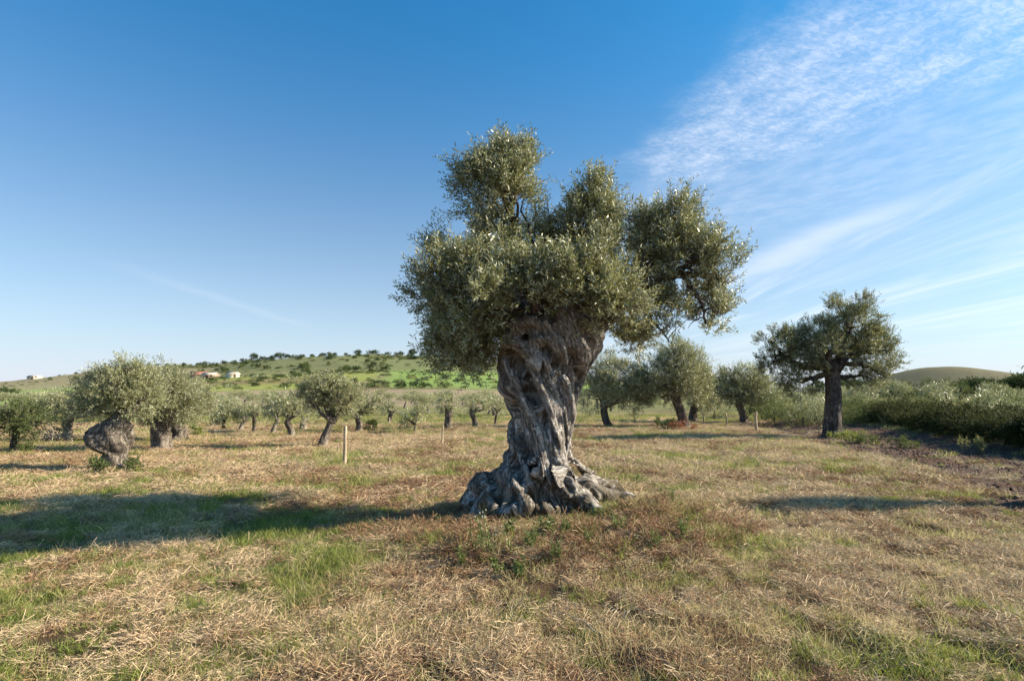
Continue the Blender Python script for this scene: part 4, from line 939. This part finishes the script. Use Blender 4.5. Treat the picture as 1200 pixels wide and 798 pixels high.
proto_coll('talldry', [blades(13, .22, .10, .32, .0036, 22, M['gold'], seg=3, curl=.4) for _ in range(4)])
proto_coll('reed', [blades(60, .40, .5, 1.15, .014, 12, M['reed'], seg=3, curl=.35) for _ in range(4)])
def lump(sd):
    n = 7; V, F3, F4 = grid_trunk([(0, 0, -.5), (0, 0, -.1), (.1, 0, .25), (0, .1, .5)], [.4, .62, .55, .15], nth=8, nz=6, rough=.5, seed=sd); V = V * [1, .8, .7]
    return mesh('clod', V, [F3, F4], M['clod'], None, True)
proto_coll('clod', [lump(k) for k in range(6)])

def pts(n, y0, y1, power=1.0, margin=.5, xlo=None, xhi=None):
    "random points in the wedge of ground in front of the camera"
    y = (y0 ** (2 - power) + (y1 ** (2 - power) - y0 ** (2 - power)) * rng.random(n)) ** (1 / (2 - power)) if power != 2 else y0 * (y1 / y0) ** rng.random(n)
    x = (rng.random(n) * 2 - 1) * (y * .93 + margin)
    return x, y
def keep(x, y, pr):
    m = rng.random(len(x)) < pr
    # not inside the great trunk
    m &= ~((((x - TX - .1) / .8) ** 2 + ((y - TY) / .7) ** 2) < 1)
    return x[m], y[m], m
def dsc(y): return np.clip((y / 7.0) ** 0.75, .8, 5)
def patchy(x, y, sc, sd, lo, hi): return sst(lo, hi, fbm(p2(x, y), sc, sd, 4, .6))
x, y = pts(72000, 1.5, 32, 1.35); gm = green_mask(x, y)
br = sst(.44, .60, fbm(p2(x, y), 2.2, 45, 4))                       # browner, older litter here
pr = (1 - .6 * gm) * (1 - .97 * soil_mask(x, y)) * (.05 + .95 * patchy(x, y, .55, 61, .40, .60)) * (x < 13)
heapm = np.exp(-((x - .5) / 2.2) ** 2 - ((y - 5.4) / 1.2) ** 2)
isb = rng.random(len(x)) < .15 + .5 * br + .5 * heapm
k = isb; X, Y_, m = keep(x[k], y[k], pr[k]); scatter('brown_litter', 'litter', X, Y_, np.clip(dsc(Y_), .8, 1.5) * (.6 + .55 * rng.random(len(X))), tilt=.16)
k = ~isb; X, Y_, m = keep(x[k], y[k], pr[k] * .9); scatter('dry_straw', 'straw', X, Y_, np.clip(dsc(Y_), .8, 1.4) * (.55 + .55 * rng.random(len(X))), tilt=.16)
x, y = pts(90000, 1.5, 45, 1.35); gm = green_mask(x, y); tuf = patchy(x, y, .42, 63, .48, .66); big = patchy(x, y, 1.7, 67, .42, .62)
x, y, m = keep(x, y, (.03 + .80 * gm * (.2 + .8 * tuf) + .30 * tuf * big) * (1 - .85 * soil_mask(x, y))); scatter('green_grass', 'short', x, y, np.clip(dsc(y), .8, 1.7) * (.5 + .75 * rng.random(len(x))))
x, y = pts(60000, 1.5, 42, 1.4); tuf = patchy(x, y, .7, 65, .46, .64); big = patchy(x, y, 2.3, 69, .40, .60)
x, y, m = keep(x, y, (.04 + .34 * tuf * (.2 + .8 * big)) * (1 - .9 * soil_mask(x, y))); scatter('dry_grass', 'dryup', x, y, np.clip(dsc(y), .8, 1.7) * (.45 + .75 * rng.random(len(x))))
# taller patches
def clump_pts(spec):
    xs, ys = [], []
    for px, py, rx, ry, n in spec:
        g = gnd(px, py); s_ = g[1] / FPX
        xs.append(g[0] + rng.normal(size=n) * rx * s_ * .6); ys.append(g[1] + rng.normal(size=n) * ry * s_ * g[1] / 1.6 * .5)
    return np.concatenate(xs), np.concatenate(ys)
x, y = clump_pts([(390, 668, 60, 16, 70), (360, 690, 50, 14, 40), (200, 780, 30, 14, 14), (350, 765, 90, 50, 30), (430, 750, 60, 50, 26), (320, 640, 40, 6, 16), (500, 650, 40, 8, 16), (820, 640, 40, 14, 26), (780, 690, 40, 12, 16), (895, 690, 22, 8, 12), (640, 640, 40, 10, 16),
                  (20, 660, 40, 10, 14), (10, 780, 30, 20, 16), (740, 600, 50, 8, 20), (1180, 770, 40, 20, 16), (990, 780, 60, 14, 14), (870, 720, 30, 10, 8), (440, 545, 60, 4, 30), (830, 590, 70, 6, 26), (250, 620, 130, 5, 30)])
k = rng.random(len(x)) < .6; x, y = x[k], y[k]
scatter('tall_green_grass', 'tall', x, y, .4 + .55 * rng.random(len(x)))
x, y = clump_pts([(400, 680, 80, 20, 50), (640, 765, 190, 60, 90), (400, 750, 160, 60, 60), (700, 700, 30, 10, 8), (150, 640, 120, 10, 26), (560, 660, 60, 10, 24), (850, 760, 160, 24, 50), (760, 620, 50, 14, 30), (1100, 560, 120, 5, 40), (1100, 700, 120, 20, 20)])
scatter('tall_dry_grass', 'talldry', x, y, .45 + .5 * rng.random(len(x)))
# standing growth beyond the hedge
n = 5200; y = 16 + 50 * rng.random(n) ** 1.3; x = np.maximum(15.6, y * .36 + 3) + rng.random(n) * y * .75
scatter('wild_meadow_growth', 'reed', x, y, (.40 + .5 * rng.random(n)) * np.clip(y / 30, .7, 1.4))
# low scrub that covers the hillside
def leaf_ball(n, r_, ll, lw, mat):
    P = rdir(n) * (rng.random(n) ** .4)[:, None] * np.array([r_, r_, r_ * .55]); P[:, 2] = np.abs(P[:, 2])
    V, F, A = leaf_quads(P, norm(P + rdir(n) * r_ * .6), np.full(n, ll), np.full(n, lw), rng.random(n)); return mesh('scrub', V, F, mat, {'tint': A})
proto_coll('scrub', [leaf_ball(260, 1.0, .22, .11, M[q]) for q in ('oak', 'bush', 'bush', 'olive', 'reed')])
n = 12000; y = 150 + 250 * rng.random(n); px = 190 + 560 * rng.random(n); x = (px - 600) / FPX * y
dn = fbm(p2(x, y), 38, 71, 4, .6); pr = sst(.44, .60, dn) * np.where(y > 300, 1, .35) * ~((px > 450) & (y < 338)) * ~((y > 182) & (y < 300) & (px < 330) & (rng.random(n) < .7)) + .04
k = rng.random(n) < pr; scatter('hillside_scrub', 'scrub', x[k], y[k], .6 + 1.4 * rng.random(k.sum()) ** 2, tilt=.05)
n = 1500; y = 100 + 280 * rng.random(n); px = -40 + 240 * rng.random(n); x = (px - 600) / FPX * y; k = rng.random(n) < sst(.50, .64, fbm(p2(x, y), 30, 73, 4)) * .5
scatter('hillside_scrub', 'scrub', x[k], y[k], .4 + .8 * rng.random(k.sum()) ** 2, tilt=.05)
# clods on the tilled strip
n = 26000; x = 5 + 12 * rng.random(n); y = 5 + 27 * rng.random(n); k = rng.random(n) < soil_mask(x, y) * .55
x, y = x[k], y[k]; scatter('soil_clods', 'clod', x, y, .03 + .09 * rng.random(len(x)) ** 2.2, tilt=.8)
# clods and litter round the foot of the great tree
n = 1500; a = rng.random(n) * 6.28; q = .85 + .7 * rng.random(n); scatter('root_litter', 'clod', TX + .15 + q * np.cos(a) * 1.15, TY - .05 + q * np.sin(a), .02 + .035 * rng.random(n), tilt=.8)

# ------------------------------------------------------------------ weeds, suckers, litter
def weed(px, py, h, label, kind=0, nst=5):
    g = gnd(px, py, .1); z = H1(g[0], g[1]); r = thing('wild_weed', (g[0], g[1], z), label, 'weed', 'weeds round the great olive')
    mb = MB(); LP, LD = [], []; tips = []
    for k in range(nst):
        a = rng.random() * 6.28; ln = h * (.6 + .5 * rng.random()); e = np.array([math.cos(a) * ln * .28, math.sin(a) * ln * .28, ln])
        P = limb_path([math.cos(a) * .02, math.sin(a) * .02, -.02], e, 6, .08); mb.tube(P, np.linspace(.0042, .0018, 6), 4, a=.6); tips.append(P[-1])
        nl = int(9 + h * 26)
        for q in range(nl):
            f = .06 + .8 * (q / nl); p = P[min(5, int(f * 5))] + (P[min(5, int(f * 5) + 1)] - P[min(5, int(f * 5))]) * (f * 5 % 1)
            d = rdir(1)[0]; d[2] = abs(d[2]) * .5 + .1; LP.append(p); LD.append(d)
        if kind == 1:
            for _ in range(3):
                e2 = P[-1] + np.array([rng.normal() * .035, rng.normal() * .035, .05 + .03 * rng.random()]); mb.tube(np.array([P[-2], (P[-1] + e2) / 2, e2]), [.002, .0016, .0012], 4, a=.6); tips.append(e2)
    part('stem', mb.build('stem', M['weed']), r)['kind'] = 'stuff'
    LP, LD = np.array(LP), norm(np.array(LD)); n = len(LP)
    V, F, A = leaf_quads(LP, LD, (.03 + .045 * rng.random(n)) * (.9 if kind == 2 else .8), (.010 + .012 * rng.random(n)) * (1.2 if kind == 2 else .8), .2 + .8 * rng.random(n))
    part('foliage', mesh('foliage', V, F, M['weed'], {'tint': A}), r)
    if kind == 1:
        for p in tips[:10]:
            fb = MB(); fb.tube(np.array([p, p + [0, 0, .006], p + [0, 0, .013], p + [0, 0, .019]]), [.002, .006, .006, .003], 6); part('flower', fb.build('flower', M['flower']), r)
weed(556, 652, .42, 'tall weed with pale seed heads in front of the left root burl', 1, 5)
weed(574, 656, .34, 'second seed-headed weed just right of the tallest one', 1, 4)
weed(596, 640, .22, 'broad-leaved weed below the middle of the great trunk', 2, 6)
weed(622, 652, .20, 'leafy bright green weed in front of the trunk roots', 2, 7)
weed(650, 662, .24, 'yellow-green weed on the mound below the main root', 0, 8)
weed(672, 600, .22, 'weed growing between the two long right roots', 0, 7)
weed(700, 600, .16, 'low weed beside the outer right root', 0, 6)
weed(540, 660, .20, 'low weed at the left foot of the mound', 0, 6)
weed(610, 672, .16, 'small weed lowest on the front of the mound', 2, 6)
weed(770, 650, .20, 'weed at the right foot of the mound', 0, 8)
weed(800, 640, .26, 'bushy weed right of the end of the roots', 0, 9)
weed(745, 560, .20, 'weed in the shade behind the right roots', 0, 8)
weed(690, 650, .16, 'weed below the tip of the main root', 0, 7)
weed(862, 478 + 70, .30, 'upright weed alone in the dry grass right of the mound', 0, 4)

weed(640, 640, .20, 'green weed in the litter under the middle of the trunk', 2, 9)
weed(725, 640, .22, 'green weed spreading on the right slope of the mound', 0, 10)
weed(585, 668, .18, 'ragged weed at the lower left edge of the litter heap', 0, 8)
weed(665, 640, .16, 'small weed just left of the tip of the main root', 2, 8)
weed(785, 610, .24, 'weed behind the right end of the mound', 0, 9)
def sucker(px, py, rx, rz, label, mat='bush', ll=.05, lw=.024, name='sucker_shrub', cat='shrub', dens=14):
    g = gnd(px, py); Y = g[1]; s_ = Y / FPX; z = H1(g[0], Y)
    bl = [(np.array([g[0] + rng.normal() * rx * s_ * .4, Y + rng.normal() * rx * s_ * .3, z + rz * s_ * (.45 + .2 * rng.random())]), np.array([rx * s_ * .6, rx * s_ * .6, rz * s_ * .5]), 1.0) for _ in range(3)]
    foliage_thing(name, (g[0], Y, z), bl, label, cat, M[mat], dens, 8, 8, ll, lw, tl=.13, rc=.09, stems=14)
sucker(114, 557, 12, 16, 'leafy sucker clump at the left foot of the bulbous trunk')
sucker(153, 553, 11, 11, 'smaller sucker clump at the right foot of the bulbous trunk')
sucker(784, 505, 12, 14, 'dark green sucker bush at the foot of the leaning right olive', ll=.07, lw=.035, dens=8)
sucker(806, 506, 16, 10, 'reddish dead shoots heaped at the foot of the leaning right olive', 'red', .07, .02, dens=8)
sucker(432, 506, 12, 12, 'round sucker bush beside the skirted olive of the grove', 'bush', .09, .04, dens=6)
sucker(22, 532, 16, 9, 'low green shoots around the small bushy olive', ll=.06, dens=8)
sucker(228, 512, 10, 12, 'green shoots right of the gnarled brown trunk', 'green', .08, .03, dens=6)
sucker(985, 516, 22, 7, 'low green weeds round the foot of the tall right olive', 'green', .07, .025, dens=8)
sucker(1010, 520, 20, 8, 'sprawling green weeds on the edge of the tilled strip', 'bush', .07, .025, dens=8)
sucker(1065, 524, 18, 10, 'leafy weeds standing against the bramble hedge', 'bush', .06, .022, dens=8)
sucker(1145, 530, 10, 16, 'spindly pale weed in front of the bramble hedge', 'reed', .06, .02, dens=6)
# brush pile
g = gnd(66, 519); r = thing('brush_pile', (g[0], g[1], H1(g[0], g[1])), 'pile of cut dry branches left of the split pale trunk', 'brush pile')
mb = MB()
for k in range(70):
    a = rng.random() * 3.14; L = .3 + .6 * rng.random(); c = np.array([rng.normal() * .35, rng.normal() * .25, .1 + .25 * rng.random()]); d = np.array([math.cos(a), math.sin(a) * .6, .5 * rng.normal()]) * L / 2
    mb.tube(limb_path(c - d, c + d, 5, .1), np.linspace(.016, .006, 5), 5)
part('branch_pile', mb.build('branch_pile', M['pale_twig'], True), r)['kind'] = 'stuff'
# loose sticks in the foreground
for px, py, L, a, lb in ((680, 745, .5, 2.2, 'thin dry stick lying in the straw in front of the trunk'), (530, 672, .45, .6, 'dry stick at the left edge of the straw heap'), (1165, 722, .25, 1.4, 'short dry stalk lying in the right foreground'), (735, 655, .4, 2.6, 'curved dry twig on the right side of the mound')):
    g = gnd(px, py); z = H1(g[0], g[1]); mb = MB(); d = np.array([math.cos(a), math.sin(a), .10]) * L / 2
    mb.tube(limb_path(-d + [0, 0, .05], d + [0, 0, .05], 7, .12), np.linspace(.006, .0025, 7), 6)
    o = obj('dry_stick', mb.build('dry_stick', M['pale_twig'], True)); o.location = (g[0], g[1], z); tag(o, lb, 'stick')
# dry tangle, litter and grass heaped against the foot of the great tree
def ring(n, r0, r1, a0=-3.3, a1=.5):
    a = a0 + (a1 - a0) * rng.random(n); q = r0 + (r1 - r0) * rng.random(n)
    return TX + .2 + q * np.cos(a) * 1.2, TY - .1 + q * np.sin(a)
x, y = ring(900, .9, 2.1); scatter('brown_litter', 'litter', x, y, .6 + .6 * rng.random(len(x)), tilt=.4)
x, y = ring(160, 1.0, 1.9); scatter('dry_grass', 'dryup', x, y, .6 + .8 * rng.random(len(x)), tilt=.3)
x, y = ring(150, 1.0, 2.1); scatter('green_grass', 'short', x, y, .6 + 1.1 * rng.random(len(x)), tilt=.3)
x, y = clump_pts([(640, 612, 26, 4, 16), (610, 618, 40, 5, 14), (745, 615, 30, 8, 20), (705, 640, 40, 8, 16)])
scatter('tall_green_grass', 'tall', x, y, .4 + .5 * rng.random(len(x)))
x, y = clump_pts([(770, 600, 26, 12, 40), (760, 625, 30, 8, 26), (600, 650, 60, 5, 20)])
scatter('tall_dry_grass', 'talldry', x, y, .4 + .45 * rng.random(len(x)))
